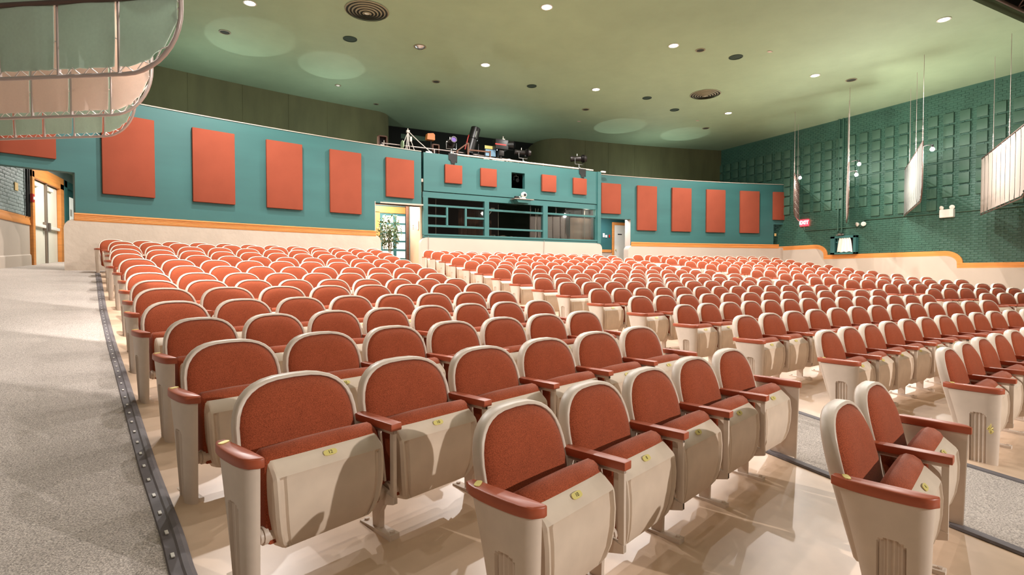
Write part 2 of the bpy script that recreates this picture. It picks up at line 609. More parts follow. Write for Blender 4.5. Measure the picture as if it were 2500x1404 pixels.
# ---------------------------------------------------------------- control booth
B0, B1 = Vector((5.16, 16.82)), Vector((12.2, 17.09))
BU = (B1 - B0).normalized()
BANG = math.atan2(BU.y, BU.x)
BL = (B1 - B0).length
booth = bpy.data.objects.new('wall_back_centre', None)
C.objects.link(booth)
booth.location = (B0.x, B0.y, 0)
booth.rotation_euler = (0, 0, BANG)
struct(booth, 'teal control booth front with three dark windows in the back wall', 'wall')
mb = MB()
# upper wall with square hatch hole, local x along the booth, y to the back
hx0, hx1, hz0, hz1 = 3.17, 3.71, 3.05, 3.6
for q in ((-.06, hx0, 2.71, 3.95), (hx1, BL - .02, 2.71, 3.95), (hx0, hx1, 2.71, hz0), (hx0, hx1, hz1, 3.95)):
    mb.box(q[0], q[1], -0.05, 0.12, q[2], q[3])
mb.build('upper_wall', 'teal_paint', booth)
mb = MB()
mb.box(BL - .12, BL + .04, -0.09, 0.2, 1.2, 3.96)
mb.build('corner_post', 'teal_paint', booth)
mb = MB()
mb.cbox(-.08, BL + .02, -0.03, 0.12, 2.5, 2.69, .006)
mb.build('window_head', 'teal_paint', booth)
mb = MB()
mb.cbox(-.06, BL + .02, -0.075, 0.1, 1.27, 1.33, .008)
mb.cbox(-.06, BL + .02, -0.05, 0.1, 1.2, 1.275, .008)
mb.build('window_sill', 'teal_paint', booth)
for (a, b) in ((-.07, .09), (2.13, 2.3), (4.49, 4.69), (6.88, 7.02)):
    mb = MB()
    mb.cbox(a, b, -0.035, 0.12, 1.3, 2.52, .006)
    mb.build('window_post', 'teal_paint', booth)
def bar(a, b, z0, z1, y0=-0.01):
    mb = MB()
    mb.cbox(a, b, y0, 0.07, z0, z1, .005)
    mb.build('window_bar', 'teal_paint', booth)
bar(.09, 2.13, 2.225, 2.29)
bar(.09, .76, 1.885, 1.955)
bar(1.45, 2.13, 1.88, 1.945)
bar(.09, 2.13, 1.56, 1.63)
bar(.735, .80, 1.6, 2.25)
bar(1.41, 1.475, 1.6, 2.25)
bar(2.3, 4.49, 2.19, 2.26)
bar(2.3, 4.49, 1.555, 1.62)
bar(4.69, 6.88, 2.2, 2.27)
for (a, b, z0, z1) in ((.09, 2.13, 2.29, 2.5), (.09, .735, 1.955, 2.225), (.09, .735, 1.63, 1.885), (.80, 1.41, 1.63, 2.225), (1.475, 2.13, 1.945, 2.225),
                       (1.475, 2.13, 1.63, 1.88), (.09, 2.13, 1.33, 1.56), (2.3, 4.49, 2.26, 2.5), (2.3, 4.49, 1.62, 2.19), (2.3, 4.49, 1.33, 1.555),
                       (4.69, 6.88, 2.27, 2.5), (4.69, 6.88, 1.33, 2.2)):
    mb = MB()
    mb.box(a, b, 0.04, 0.046, z0, z1)
    mb.build('pane', 'window_glass', booth)
# cream lower wall below the booth
mb = MB()
pts = [(-.17, -.3)] + [(-.17 + .2 * (1 - math.cos(t)), 1.0 + .2 * math.sin(t)) for t in frange(0, PI / 2, 6)] + [(7.16 - .2 * (1 - math.sin(t)), 1.0 + .2 * math.cos(t)) for t in frange(0, PI / 2, 6)] + [(7.16, -.3)]
mb.prism(pts, -0.07, 0.15, 'y')
mb.build('lower_wall', 'dado_paint', booth, smooth=25)
mb = MB()
mb.tube([(.08, -.09, 1.25), (.08, -.085, .9), (.09, -.09, .35)], .006, 5)
mb.build('cable', 'grey_metal', booth)
mb = MB()
mb.tube([(4.5, -.09, 1.25), (4.49, -.085, .8), (4.5, -.09, .3)], .006, 5)
mb.build('cable', 'grey_metal', booth)
# booth shell
mb = MB()
mb.box(.12, BL, 3.3, 3.4, .6, 3.6)
mb.box(.12, .18, 0.13, 3.4, .6, 3.6)
mb.box(BL, BL + .1, 0.13, 3.4, .6, 3.6)
mb.box(.12, BL + .1, 0.13, 3.4, 2.62, 2.68)
mb.box(.12, BL + .1, 0.13, 3.4, .5, .6)
mb.build('booth_shell', 'booth_dark', booth)

def inbooth(x, y, z=0):
    p = B0 + BU * x + Vector((-BU.y, BU.x)) * y
    return (p.x, p.y, z)
def bthing(name, label, cat, x, y, z, rz=0):
    return thing(name, label, cat, inbooth(x, y, z), BANG + rz)
# mixing desk and things inside
t = bthing('mixing_desk', 'dark mixing desk cluttered behind the middle booth window', 'desk', 3.3, .7, 1.2)
mb = MB(); mb.cbox(-.9, .9, -.35, .35, .06, .14, .01); mb.build('desk_top', 'black_plastic', t)
mb = MB(); mb.box(-.85, -.8, -.3, .3, -.6, .06); mb.build('desk_leg', 'black_plastic', t)
mb = MB(); mb.box(.8, .85, -.3, .3, -.6, .06); mb.build('desk_leg', 'black_plastic', t)
mb = MB()
for i in range(26):
    a, b = random.uniform(-.7, .3), random.uniform(-.25, .2)
    mb.cbox(a, a + random.uniform(.03, .12), b, b + .05, .14, .14 + random.uniform(.02, .09), .004)
o = mb.build('control_knobs', 'grey_metal', t); o['kind'] = 'stuff'
t = bthing('loudspeaker', 'dark two-cone loudspeaker cabinet behind the middle booth window', 'speaker', 2.75, 1.5, 1.3)
mb = MB(); mb.cbox(-.3, .3, -.2, .2, -.7, .72, .015); mb.build('cabinet', 'wood_brown', t)
for dx in (-.13, .15):
    mb = MB(); mb.lathe([(.02, 0), (.11, -.02), (.125, .02), (.125, .03)], 20, Matrix.Translation((dx, -.2, .5)) @ Matrix.Rotation(PI / 2, 4, 'X')); mb.build('cone', 'black_plastic', t, 40)
o = MB(); o.grid([[(5.55 + .012 * math.sin(j * 1.7) + .0 * i, 0, z) for j in range(2)] for i, z in enumerate((1, 2))])
def curtain(label, x0, x1, y, z0, z1, m, fold=.05, n=40):
    mb = MB()
    rows = []
    for z in (z0, (z0 + z1) / 2, z1):
        rows.append([(lerp(x0, x1, i / n) - (x0 + x1) / 2, .0 + fold * math.sin(i * 1.3) * (1.2 - .4 * (z - z0) / (z1 - z0)), z) for i in range(n + 1)])
    mb.grid(rows)
    back = [[(p[0], p[1] + .008, p[2]) for p in r] for r in rows]
    mb.grid(back)
    o = mb.build('curtain', m, smooth=60)
    o.location = inbooth((x0 + x1) / 2, y, 0)
    o.rotation_euler = (0, 0, BANG)
    return tag(o, label, 'curtain')
curtain('pale mauve cloth standing for a reflection in the right booth window', 6.02, 7.04, .45, .7, 2.2, 'booth_tan', .012, 10)  # cloth put in place of a reflection in the glass
curtain('dark drape hanging left of the pale cloth in the booth', 5.86, 6.1, .62, .7, 2.4, 'curtain_dark', .04, 10)
curtain('brown drape behind the lower left booth window', 1.5, 2.3, .8, .7, 2.3, 'wood_brown', .05, 24)
for x, z0, z1, lab in ((.5, 1.3, 2.5, 'thin pale pole behind the left booth window'), (2.85, 1.35, 2.45, 'thin pale pole behind the middle booth window'), (6.62, 1.4, 2.45, 'thin cable pole in front of the pale booth cloth')):
    mb = MB(); mb.cyl((0, 0, z0), (0, 0, z1), .012, n=8)
    mb.cyl((0, 0, z1), (0, 0, z1 + .05), .03, .02, n=8)
    o = mb.build('pole', 'grey_metal', smooth=40); o.location = inbooth(x, .35); tag(o, lab, 'pole')
mb = MB(); mb.tube([(4.3, .2, 2.42), (4.34, .22, 2.1), (4.3, .2, 1.8), (4.36, .25, 1.5), (4.3, .2, 1.35)], .018, 6); mb.tube([(4.42, .2, 2.42), (4.40, .24, 1.9), (4.45, .22, 1.4)], .012, 6)
o = mb.build('cable_bundle', 'grey_metal', booth, smooth=50)
mb = MB(); mb.tube([(2.32, .25, 2.42), (2.4, .25, 2.3), (2.62, .3, 2.3), (2.45, .3, 2.1), (2.36, .3, 1.95)], .02, 6); mb.cbox(2.5, 2.66, .25, .4, 2.27, 2.35, .01)
o = mb.build('desk_lamp', 'grey_metal', smooth=50); o.location = (B0.x, B0.y, 0); o.rotation_euler = (0, 0, BANG); tag(o, 'small grey gooseneck lamp at top left of the middle booth window', 'lamp')
t = bthing('monitor', 'dark computer monitor behind the right booth window', 'monitor', 5.0, .45, 1.36)
mb = MB(); mb.cbox(-.2, .2, -.02, .02, .02, .3, .008); mb.build('screen', 'black_plastic', t)
mb = MB(); mb.cyl((0, 0, -.1), (0, 0, .05), .02); mb.cbox(-.1, .1, -.06, .06, -.1, -.085, .003); mb.build('stand', 'black_plastic', t)
add_light('booth_fill_light', 'POINT', inbooth(6.6, .2, 2.4), 8, (1.0, .85, .72), None, radius=.1)  # unseen light added to brighten the pale cloth
# hatch contents: pole with clamp
t = bthing('stand_pole', 'steel stand with blue tape and clamp inside the square hatch', 'stand', 3.36, .45, 2.69)
mb = MB(); mb.cyl((0, 0, 0), (0, 0, .86), .025); mb.build('pole', 'pipe_steel', t, 40)
mb = MB(); mb.cyl((0, 0, .74), (0, 0, .86), .035); mb.build('blue_tape', 'screen_blue', t, 40)
mb = MB(); mb.cyl((-.12, 0, .42), (.12, 0, .42), .018); mb.cbox(-.04, .04, -.04, .04, .38, .46, .006); mb.build('clamp', 'silver', t, 40)
mb = MB(); mb.box(-.4, .8, .9, .95, -.2, 1.2); mb.build('back_board', 'booth_dark', t)
t = bthing('spot_lamp', 'black lamp head at the right side inside the square hatch', 'lamp', 3.6, .4, 3.4)
mb = MB(); mb.cyl((0, -.12, 0), (0, .12, .02), .07); mb.build('housing', 'black_plastic', t, 40)
mb = MB(); mb.tube([(-.09, 0, .02), (-.09, 0, .16), (.09, 0, .16), (.09, 0, .02)], .01, 6); mb.cyl((0, 0, .16), (0, 0, .24), .012); mb.build('yoke', 'silver', t, 40)
# projector on a shelf
t = bthing('wall_shelf', 'small grey shelf bracket below the hatch', 'shelf', 3.5, -.05, 2.52)
mb = MB(); mb.cbox(-.39, .39, -.34, 0, .1, .13, .004); mb.build('board', 'grey_metal', t)
mb = MB(); mb.prism([(-.3, .1), (.3, .1), (.22, 0), (-.22, 0)], -.3, 0, 'y'); mb.build('bracket', 'teal_paint', t)
t = bthing('ptz_camera', 'white round video camera on the small shelf', 'camera', 3.55, -.2, 2.65)
mb = MB(); mb.lathe([(.0, 0), (.1, 0), (.105, .03), (.07, .07), (0, .07)], 20); mb.build('base', 'white_plastic', t, 40)
mb = MB(); mb.lathe([(0, -.1), (.06, -.085), (.1, -.03), (.105, .02), (.08, .08), (0, .1)], 20, Matrix.Translation((.03, 0, .16)) @ Matrix.Rotation(PI / 2, 4, 'X')); mb.build('head', 'white_plastic', t, 50)
mb = MB(); mb.lathe([(0, 0), (.05, 0), (.05, .02), (0, .03)], 16, Matrix.Translation((.02, -.1, .15)) @ Matrix.Rotation(PI / 2, 4, 'X')); mb.build('lens', 'black_plastic', t, 40)
t = bthing('junction_box', 'small dark connector box with plug on the camera shelf', 'box', 3.3, -.2, 2.65)
mb = MB(); mb.cbox(-.08, .06, -.06, .06, 0, .09, .01); mb.build('body', 'dark_metal', t)
mb = MB(); mb.tube([(.06, 0, .04), (.12, -.02, .1), (.14, 0, .02)], .012, 6); mb.build('plug_lead', 'white_plastic', t)

# ---------------------------------------------------------------- acoustic panels
def acoustic(label, xa, xb, R, z0, z1, th=.085):
    x = (xa + xb) / 2
    yy = arc(x, R)
    a = -math.atan2(arc(xb, R) - arc(xa, R), xb - xa)
    ww = math.hypot(xb - xa, arc(xb, R) - arc(xa, R))
    t = thing('acoustic_panel', label, 'panel', (x, yy, (z0 + z1) / 2), -a, 'rust acoustic panels on the back wall')
    mb = MB(); mb.cbox(-ww / 2, ww / 2, -th, 0.0, -(z1 - z0) / 2, (z1 - z0) / 2, .016); mb.build('cloth_face', 'acoustic_cloth', t, smooth=30)
    mb = MB(); mb.box(-ww / 2 + .03, ww / 2 - .03, -.004, 0.02, -(z1 - z0) / 2 + .03, (z1 - z0) / 2 - .03); mb.build('backing_board', 'dark_metal', t)
LN = ['partly hidden rust acoustic panel above the far left doorway', 'tall rust acoustic panel partly behind the hanging reflectors', 'second full-height rust panel from the hanging reflectors', 'middle tall rust panel on the left part of the back wall',
      'tall rust panel nearest the planted doorway on the left wall', 'shorter rust panel above the planted doorway']
for lab, (xa, xb, z0, z1) in zip(LN, ((-4.55, -3.65, 2.44, 3.62), (-2.92, -1.98, 1.8, 3.62), (-1.23, -.31, 1.8, 3.62), (.44, 1.36, 1.8, 3.62), (2.12, 3.04, 1.8, 3.62), (3.82, 4.74, 2.41, 3.62))):
    acoustic(lab, xa, xb, RL - .002, z0, z1)
RN = ['shorter rust panel above the right doorway beside the booth', 'first tall rust panel right of the right doorway', 'second tall rust panel right of the right doorway', 'third tall rust panel right of the right doorway', 'fourth tall rust panel right of the right doorway', 'dim red panel in the far right corner above the side opening']
for lab, (xa, xb, z0, z1) in zip(RN, ((12.5, 13.42, 2.42, 3.62), (14.2, 15.12, 1.8, 3.62), (15.85, 16.77, 1.8, 3.62), (17.5, 18.4, 1.8, 3.62), (19.12, 20.02, 1.8, 3.62), (20.68, XR, 2.4, 3.62))):
    acoustic(lab, xa, xb, RR - .002, z0, z1)
for lab, (a, b) in zip(('small square rust panel at the left end of the booth', 'second small square panel, left of the hatch', 'small square panel right of the hatch', 'small square rust panel at the right end of the booth'), ((.65, 1.26), (1.94, 2.55), (4.38, 5.01), (5.76, 6.38))):
    t = bthing('acoustic_panel', lab, 'panel', (a + b) / 2, -.052, 3.32)
    t['group'] = 'rust acoustic panels on the back wall'
    mb = MB(); mb.cbox(-.305, .305, -.085, 0, -.305, .305, .016); mb.build('cloth_face', 'acoustic_cloth', t, smooth=30)
    mb = MB(); mb.box(-.28, .28, -.004, .015, -.28, .28); mb.build('backing_board', 'dark_metal', t)

# ---------------------------------------------------------------- side walls
# right wall: mortar plane, bricks, relief blocks, trim, dado
mb = MB()
mb.box(XR, XR + .3, -7, 24, -2.2, ZC + .3)
wr = struct(mb.build('wall_right', 'brick_green'), 'green painted brick side wall on the right with relief blocks', 'wall')
BW, BH = 0.215, 0.078
bk = MB(); bk.cbox(-.012, .02, -BW / 2 + .006, BW / 2 - .006, -BH / 2 + .005, BH / 2 - .005, .004)
bkm = bk.mesh('brick', 'brick_green', smooth=30)
bsimple = [(-.012, -BW / 2 + .006, -BH / 2 + .005), (-.012, BW / 2 - .006, -BH / 2 + .005), (-.012, BW / 2 - .006, BH / 2 - .005), (-.012, -BW / 2 + .006, BH / 2 - .005)]
allb = []
nrow = int((ZC - .1) / BH) + 1
for r in range(nrow):
    z = 0.22 + r * BH
    if z > ZC - .05:
        break
    y = 4.6 + (BW / 2 if r % 2 else 0)
    while y < 20.6:
        zt = 1.24 if y > 13.95 else (.8 if y > 9.3 else .38)
        if z > zt - .05:
            allb.append((y, z))
        y += BW
# the 300 nearest to the eye that lie in view stay single bricks
def inview(y, z):
    xc = XR * math.cos(math.radians(26.3)) - y * math.sin(math.radians(26.3))
    yc = XR * math.sin(math.radians(26.3)) + y * math.cos(math.radians(26.3))
    return abs(xc / yc) < 0.955
cand = sorted([b for b in allb if inview(*b) and b[1] < 3.0], key=lambda b: (b[0] ** 2 + b[1] ** 2))[:300]
cs = set(cand)
rb = random.Random(3)
for (y, z) in cand:
    link('brick', bkm, wr, (XR + rb.uniform(-.004, .004), y + rb.uniform(-.002, .002), z))
mb = MB()
for (y, z) in allb:
    if (y, z) in cs:
        continue
    dx = rb.uniform(-.005, .005)
    x0, x1 = XR - .012 + dx, XR + .02
    y0, y1, z0, z1 = y - BW / 2 + .006, y + BW / 2 - .006, z - BH / 2 + .005, z + BH / 2 - .005
    mb.add([(x0, y0 + .003, z0 + .003), (x0, y1 - .003, z0 + .003), (x0, y1 - .003, z1 - .003), (x0, y0 + .003, z1 - .003), (x1, y0, z0), (x1, y1, z0), (x1, y1, z1), (x1, y0, z1)],
           [(0, 1, 2, 3), (0, 4, 5, 1), (1, 5, 6, 2), (2, 6, 7, 3), (3, 7, 4, 0)])
o = mb.build('brick_courses', 'brick_green', wr, fix=True)
o['kind'] = 'stuff'
bl = MB(); bl.cbox(-.07, .01, -.145, .145, -.17, .17, .008)
blm = bl.mesh('relief_block', 'block_green', smooth=30)
PIPES = (13.3,)
for c in range(27):
    yr = 19.32 - .46 * c
    for r in range(9):
        z = 5.24 - .41 * r
        if z < 2.6 and not (c in (16, 17, 18, 19, 20, 24, 25) and z > 2.0):
            continue
        if yr > 15.8 and z < 4.2:
            continue
        link('relief_block', blm, wr, (XR, yr + .0, z))
# long projecting course
mb = MB(); mb.cbox(XR - .035, XR, 4.6, 15.3, 3.79, 3.83, .006); mb.build('string_course', 'brick_green', wr)

def sweep_trim(path, w_, proud, name, label, xw, sgn):
    """moulding on a side wall: path of (y,z) centre points, width w_, proud of the wall by proud"""
    mb = MB()
    prof = [(-.5, 0), (-.5, .45), (-.38, .6), (-.2, .55), (-.1, .75), (.15, .8), (.3, 1), (.45, 1), (.5, .85), (.5, 0)]
    rows = []
    n = len(path)
    for i in range(n):
        p = Vector(path[i])
        d1 = (Vector(path[i]) - Vector(path[i - 1])).normalized() if i > 0 else None
        d2 = (Vector(path[i + 1]) - Vector(path[i])).normalized() if i < n - 1 else None
        d1 = d1 or d2
        d2 = d2 or d1
        nn = (Vector((-d1.y, d1.x)) + Vector((-d2.y, d2.x)))
        nn.normalize()
        k = 1 / max(.35, nn.dot(Vector((-d1.y, d1.x))))
        if nn.y < -.01:
            pass
        rows.append([(xw - sgn * proud * h, p.x + nn.x * s * w_ * k, p.y + nn.y * s * w_ * k) for s, h in prof])
    mb.grid(rows)
    mb.add(rows[0], [tuple(range(len(prof)))])
    mb.add(rows[-1], [tuple(range(len(prof)))])
    return struct(mb.build(name, 'orange_trim', smooth=35), label, 'trim')
# walked from the front (small y) to the back so the moulding's upper side is on the left of the path
def quarter(y0, z0, y1, z1, n=8):
    return [(y0 + (y1 - y0) * (1 - math.cos(t)), z0 + (z1 - z0) * math.sin(t)) for t in frange(0, PI / 2, n)]
path = [(3.0, .29), (9.28, .29)] + quarter(9.28, .38, 9.72, .705)[1:] + [(9.9, .705), (13.88, .705)] + quarter(13.88, .8, 14.34, 1.145)[1:] + [(14.6, 1.145), (16.6, 1.145)]
sweep_trim(path, .185, .055, 'trim_3', 'stepped orange moulding along the right side wall', XR, 1)
mb = MB()
P = [(2.9, -2.2)] + [(2.9, .25), (9.28, .25)] + quarter(9.28, .34, 9.72, .66)[1:] + [(13.88, .66)] + quarter(13.88, .75, 14.34, 1.1)[1:] + [(16.6, 1.1), (16.6, -2.2)]
mb.prism(P, XR - .03, XR + .01, 'x')
struct(mb.build('wall_right', 'dado_paint'), 'cream lower part of the right side wall', 'wall')

# left wall
mb = MB()
mb.box(XL - .3, XL, -7, 16.62, -2.2, ZC + .3)
mb.box(XL - .3, XL, 18.72, 24, -2.2, ZC + .3)
mb.box(XL - .3, XL, 16.62, 18.72, 2.36, ZC + .3)
wl = struct(mb.build('wall_left', 'brick_grey'), 'pale grey brick side wall on the far left', 'wall')
bk = MB(); bk.cbox(-.02, .012, -BW / 2 + .006, BW / 2 - .006, -BH / 2 + .005, BH / 2 - .005, .004)
bkl = bk.mesh('brick', 'brick_grey', smooth=30)
for r in range(14):
    z = 1.42 + r * BH
    y = 14.3 + (BW / 2 if r % 2 else 0)
    while y < 16.4:
        link('brick', bkl, wl, (XL + rb.uniform(-.004, .004), y, z + rb.uniform(-.003, .003)))
        y += BW
sweep_trim([(16.5, 1.27), (2.0, 1.27)], .2, .055, 'trim_4', 'orange chair rail on the far left brick wall', XL, -1)
mb = MB(); mb.box(XL, XL + .03, -5, 16.5, -1.9, 1.2)
struct(mb.build('wall_left', 'dado_paint'), 'cream lower part of the far left wall', 'wall')
mb = MB()
rows = []
for y in frange(12, 16.5, 8):
    z = zf(XL, y)
    rows.append([(XL + .03, y, z + .27), (XL + .05, y, z + .25), (XL + .055, y, z + .2), (XL + .055, y, z - .02)])
mb.grid(rows)
struct(mb.build('baseboard_left', 'dado_paint', smooth=30), 'tall cream baseboard on the far left wall', 'baseboard')
mb = MB()
for y in (16.3, 16.43):
    mb.cyl((XL + .05, y, 1.37), (XL + .05, y, 2.9), .025, n=10)
o = mb.build('conduit_pair', 'dark_metal', smooth=40)
tag(o, 'two dark vertical conduits left of the double doors', 'pipe')
t = thing('fire_alarm', 'red fire alarm pull station left of the double doors', 'fire alarm', (XL + .03, 16.5, 1.72))
mb = MB(); mb.cbox(0, .05, -.1, .0, 0, .18, .006); mb.build('back_box', 'black_plastic', t)
mb = MB(); mb.cbox(.05, .1, -.1, .02, 0, .2, .008); mb.build('alarm_body', 'red_plastic', t)
mb = MB(); mb.cbox(.1, .108, -.08, 0, .06, .13, .002); mb.build('pull_bar', 'white_plastic', t)
mb = MB(); mb.cbox(0, .012, -.09, .09, -.09, .09, .004)
o = mb.build('wall_plate', 'yellow_plate'); o.location = (XL + .022, 15.75, 1.98); tag(o, 'yellowish blank plate on the far left brick wall', 'plate')

# double doors in the left wall
dr = bpy.data.objects.new('door_1', None); C.objects.link(dr); dr.location = (XL, 16.67, .2)
struct(dr, 'pale double doors with push bars in an orange frame, far left', 'door')
mb = MB()
mb.cbox(0, .09, -.13, .02, 0, 2.3, .01); mb.cbox(0, .09, 2.0, 2.3, 0, 2.3, .01)
mb.cbox(0, .09, -.13, 2.3, 2.14, 2.46, .01)
mb.build('door_frame', 'orange_trim', dr)
mb = MB(); mb.cbox(-.06, .05, 1.0, 1.07, 0, 2.14, .006); mb.build('mullion', 'grey_metal', dr)
for y0, y1 in ((.03, .99), (1.08, 2.0)):
    mb = MB(); mb.cbox(-.05, 0, y0, y1, .01, 2.12, .005); lf = mb.build('door_leaf', 'white_door', dr)
    mb = MB(); mb.cbox(.02, .07, y0 + .03, y1 - .03, .98, 1.06, .012); mb.build('push_bar', 'white_plastic', lf)
    mb = MB(); mb.cbox(.0, .06, (y0 if y0 < .5 else y0) + .08, y0 + .42, 1.97, 2.06, .01); mb.build('door_closer', 'white_plastic', lf)
    mb = MB(); mb.cbox(.0, .08, (y1 - .14) if y0 < .5 else (y0 + .02), (y1 - .03) if y0 < .5 else (y0 + .12), .92, 1.14, .012); mb.build('latch_case', 'grey_metal', lf)
# small teal door farther along the left wall
dr = bpy.data.objects.new('door_2', None); C.objects.link(dr); dr.location = (XL, 19.35, .25)
struct(dr, 'teal side door with a narrow window beyond the double doors', 'door')
mb = MB(); mb.cbox(.0, .1, -.35, -.1, 0, 2.4, .01); mb.cbox(0, .1, -.35, 1.3, 2.2, 2.4, .01); mb.cbox(0, .1, 1.1, 1.3, 0, 2.4, .01); mb.build('door_frame', 'teal_paint', dr)
mb = MB(); mb.cbox(0, .04, -.08, 1.08, .01, 2.2, .006); lf = mb.build('door_leaf', 'teal_paint', dr)
mb = MB(); mb.box(.041, .05, .3, .7, 1.0, 2.0); mb.build('pane', 'lit_pane', lf)
mb = MB(); mb.cbox(.05, .056, .3, .5, 1.45, 1.65, .001); mb.build('paper_notice', 'white_plastic', lf)
# vestibule shell (left)
mb = MB()
mb.box(XL, -2.0, 21.2, 21.4, 0, 3.0)
mb.box(-2.15, -2.0, arc(-2.1, RL) + .25, 21.3, 0, 3.0)
struct(mb.build('wall_vestibule', 'teal_paint'), 'teal walls of the vestibule behind the left doorway', 'wall')
mb = MB(); mb.box(XL, -2.0, 15.45, 21.4, 2.95, 3.05)
struct(mb.build('ceiling_vestibule', 'ceiling_paint'), 'low ceiling of the left vestibule', 'ceiling')
add_light('vestibule_lamp', 'AREA', (-3.3, 17.4, 2.9), 110, (1.0, 0.93, 0.86), size=(.9, 1.6), target=(-3.3, 17.4, 0))

# lobby behind the planted doorway
mb = MB()
mb.box(1.4, 5.27, 19.4, 19.6, -.2, 3.1)
mb.box(5.2, 5.27, 18.2, 19.6, -.2, 3.1)
struct(mb.build('wall_lobby', 'teal_paint'), 'teal lobby wall seen through the planted doorway', 'wall')
mb = MB(); mb.box(3.0, 3.3, 16.8, 19.5, -.2, 3.0)
struct(mb.build('wall_lobby_side', 'orange_trim'), 'orange side wall of the lobby behind the doorway', 'wall')
mb = MB(); mb.box(3.0, 5.1, 16.8, 19.6, 3.0, 3.1)
struct(mb.build('ceiling_lobby', 'dado_paint'), 'pale lobby ceiling behind the planted doorway', 'ceiling')
mb = MB(); mb.box(5.03, 5.1, 16.93, 18.2, -.3, 2.9)
struct(mb.build('wall_booth_side', 'tan_wall'), 'tan side wall of the booth inside the planted doorway', 'wall')
mb = MB(); mb.cbox(4.93, 5.0, 18.15, 18.3, -.2, 2.6, .01)
struct(mb.build('trim_5', 'wood_brown'), 'dark door edge at the end of the tan booth wall', 'trim')
mb = MB()
mb.box(3.44, 3.5, arc(3.48, RL), arc(3.48, RL) + .5, -.2, 2.24)
mb.box(3.48, 5.02, arc(3.48, RL) + .03, arc(3.48, RL) + .5, 2.2, 2.24)
struct(mb.build('trim_6', 'dado_paint'), 'pale jamb of the planted doorway', 'trim')
dr = bpy.data.objects.new('door_3', None); C.objects.link(dr); dr.location = (4.25, 19.38, .16)
struct(dr, 'teal glazed lobby door in an orange frame behind the plant', 'door')
mb = MB(); mb.cbox(-.18, 0, -.07, 0, 0, 2.1, .01); mb.cbox(-.18, 1.15, -.07, 0, 2.06, 2.3, .01); mb.cbox(1.0, 1.15, -.07, 0, 0, 2.1, .01); mb.build('door_frame', 'orange_trim', dr)
mb = MB(); mb.cbox(0, 1.0, -.045, 0, 0, 2.06, .004); lf = mb.build('door_leaf', 'teal_paint', dr)
for i in range(6):
    for (xa, xb) in ((.1, .48), (.6, .92)):
        mb = MB(); mb.box(xa, xb, -.05, -.044, .12 + i * .32, .37 + i * .32); mb.build('pane', 'lit_pane', lf)
add_light('lobby_lamp', 'AREA', (4.2, 17.9, 2.9), 160, (0.95, 0.97, 1.0), size=(.8, 1.2), target=(4.2, 18.0, 0))
mb = MB(); mb.cbox(-.06, .06, -.02, 0, -.14, .14, .004); o = mb.build('paper_notice', 'white_plastic'); o.location = (5.025, 17.15, 1.62); o.rotation_euler = (0, 0, -PI / 2); tag(o, 'small cream notice on the tan wall beside the booth', 'notice')
mb = MB()
for i in range(3):
    mb.box(-.05, .05, -.004, 0, -.06 + i * .06, -.045 + i * .06)
o = mb.build('engraved_sign', 'wood_brown'); o.location = (5.028, 17.75, 1.6); o.rotation_euler = (0, 0, -PI / 2); tag(o, 'thin three-line lettering on the tan wall', 'sign')
mb = MB(); mb.lathe([(0, 0), (.05, 0), (.05, -.03), (.02, -.06), (0, -.06)], 14)
o = mb.build('ceiling_bell', 'red_plastic', smooth=40); o.location = (4.45, 17.3, 2.32); tag(o, 'small red alarm light at the top of the planted doorway', 'alarm')
# the plant
pl = thing('potted_ficus', 'bushy potted ficus standing in the left doorway lobby', 'plant', (4.28, 18.0, zf(4.28, 18.0)))
mb = MB(); mb.lathe([(.0, 0), (.13, 0), (.17, .3), (.18, .32), (.15, .32), (.14, .28), (0, .28)], 20); mb.build('pot', 'white_plastic', pl, 40)
mb = MB()
for k in range(3):
    mb.tube([(.02 * k - .02, 0, .25), (.05 * math.sin(k * 2), .04 * math.cos(k * 2), .8), (.09 * math.sin(k * 2 + .6), .08 * math.cos(k), 1.5)], [.018, .015, .008], 6)
mb.build('stem', 'bark', pl, 50)
rl = random.Random(11)
for nm, m, cnt in (('foliage', 'leaf', 520), ('foliage', 'leaf_pale', 420)):
    mb = MB()
    for i in range(cnt):
        th = rl.uniform(0, 2 * PI)
        u = rl.uniform(-1, 1)
        rr = rl.random() ** .4
        zc = 1.28 + .62 * u * rr
        wid = .42 * math.sqrt(max(.05, 1 - (u * rr) ** 2)) * (1.0 if zc > 1.0 else .75)
        p = Vector((wid * rr * math.cos(th), wid * rr * math.sin(th), zc))
        L = rl.uniform(.08, .15)
        M = Matrix.Translation(p) @ Matrix.Rotation(rl.uniform(0, 2 * PI), 4, 'Z') @ Matrix.Rotation(rl.uniform(-1.2, .6), 4, 'X')
        mb.add([(0, 0, 0), (-.026, L * .5, .006), (0, L, 0), (.026, L * .5, .006), (0, L * .5, -.004)], [(0, 1, 4), (1, 2, 4), (2, 3, 4), (3, 0, 4)], M)
    o = mb.build(nm, m, pl, fix=False)
    o['kind'] = 'stuff'
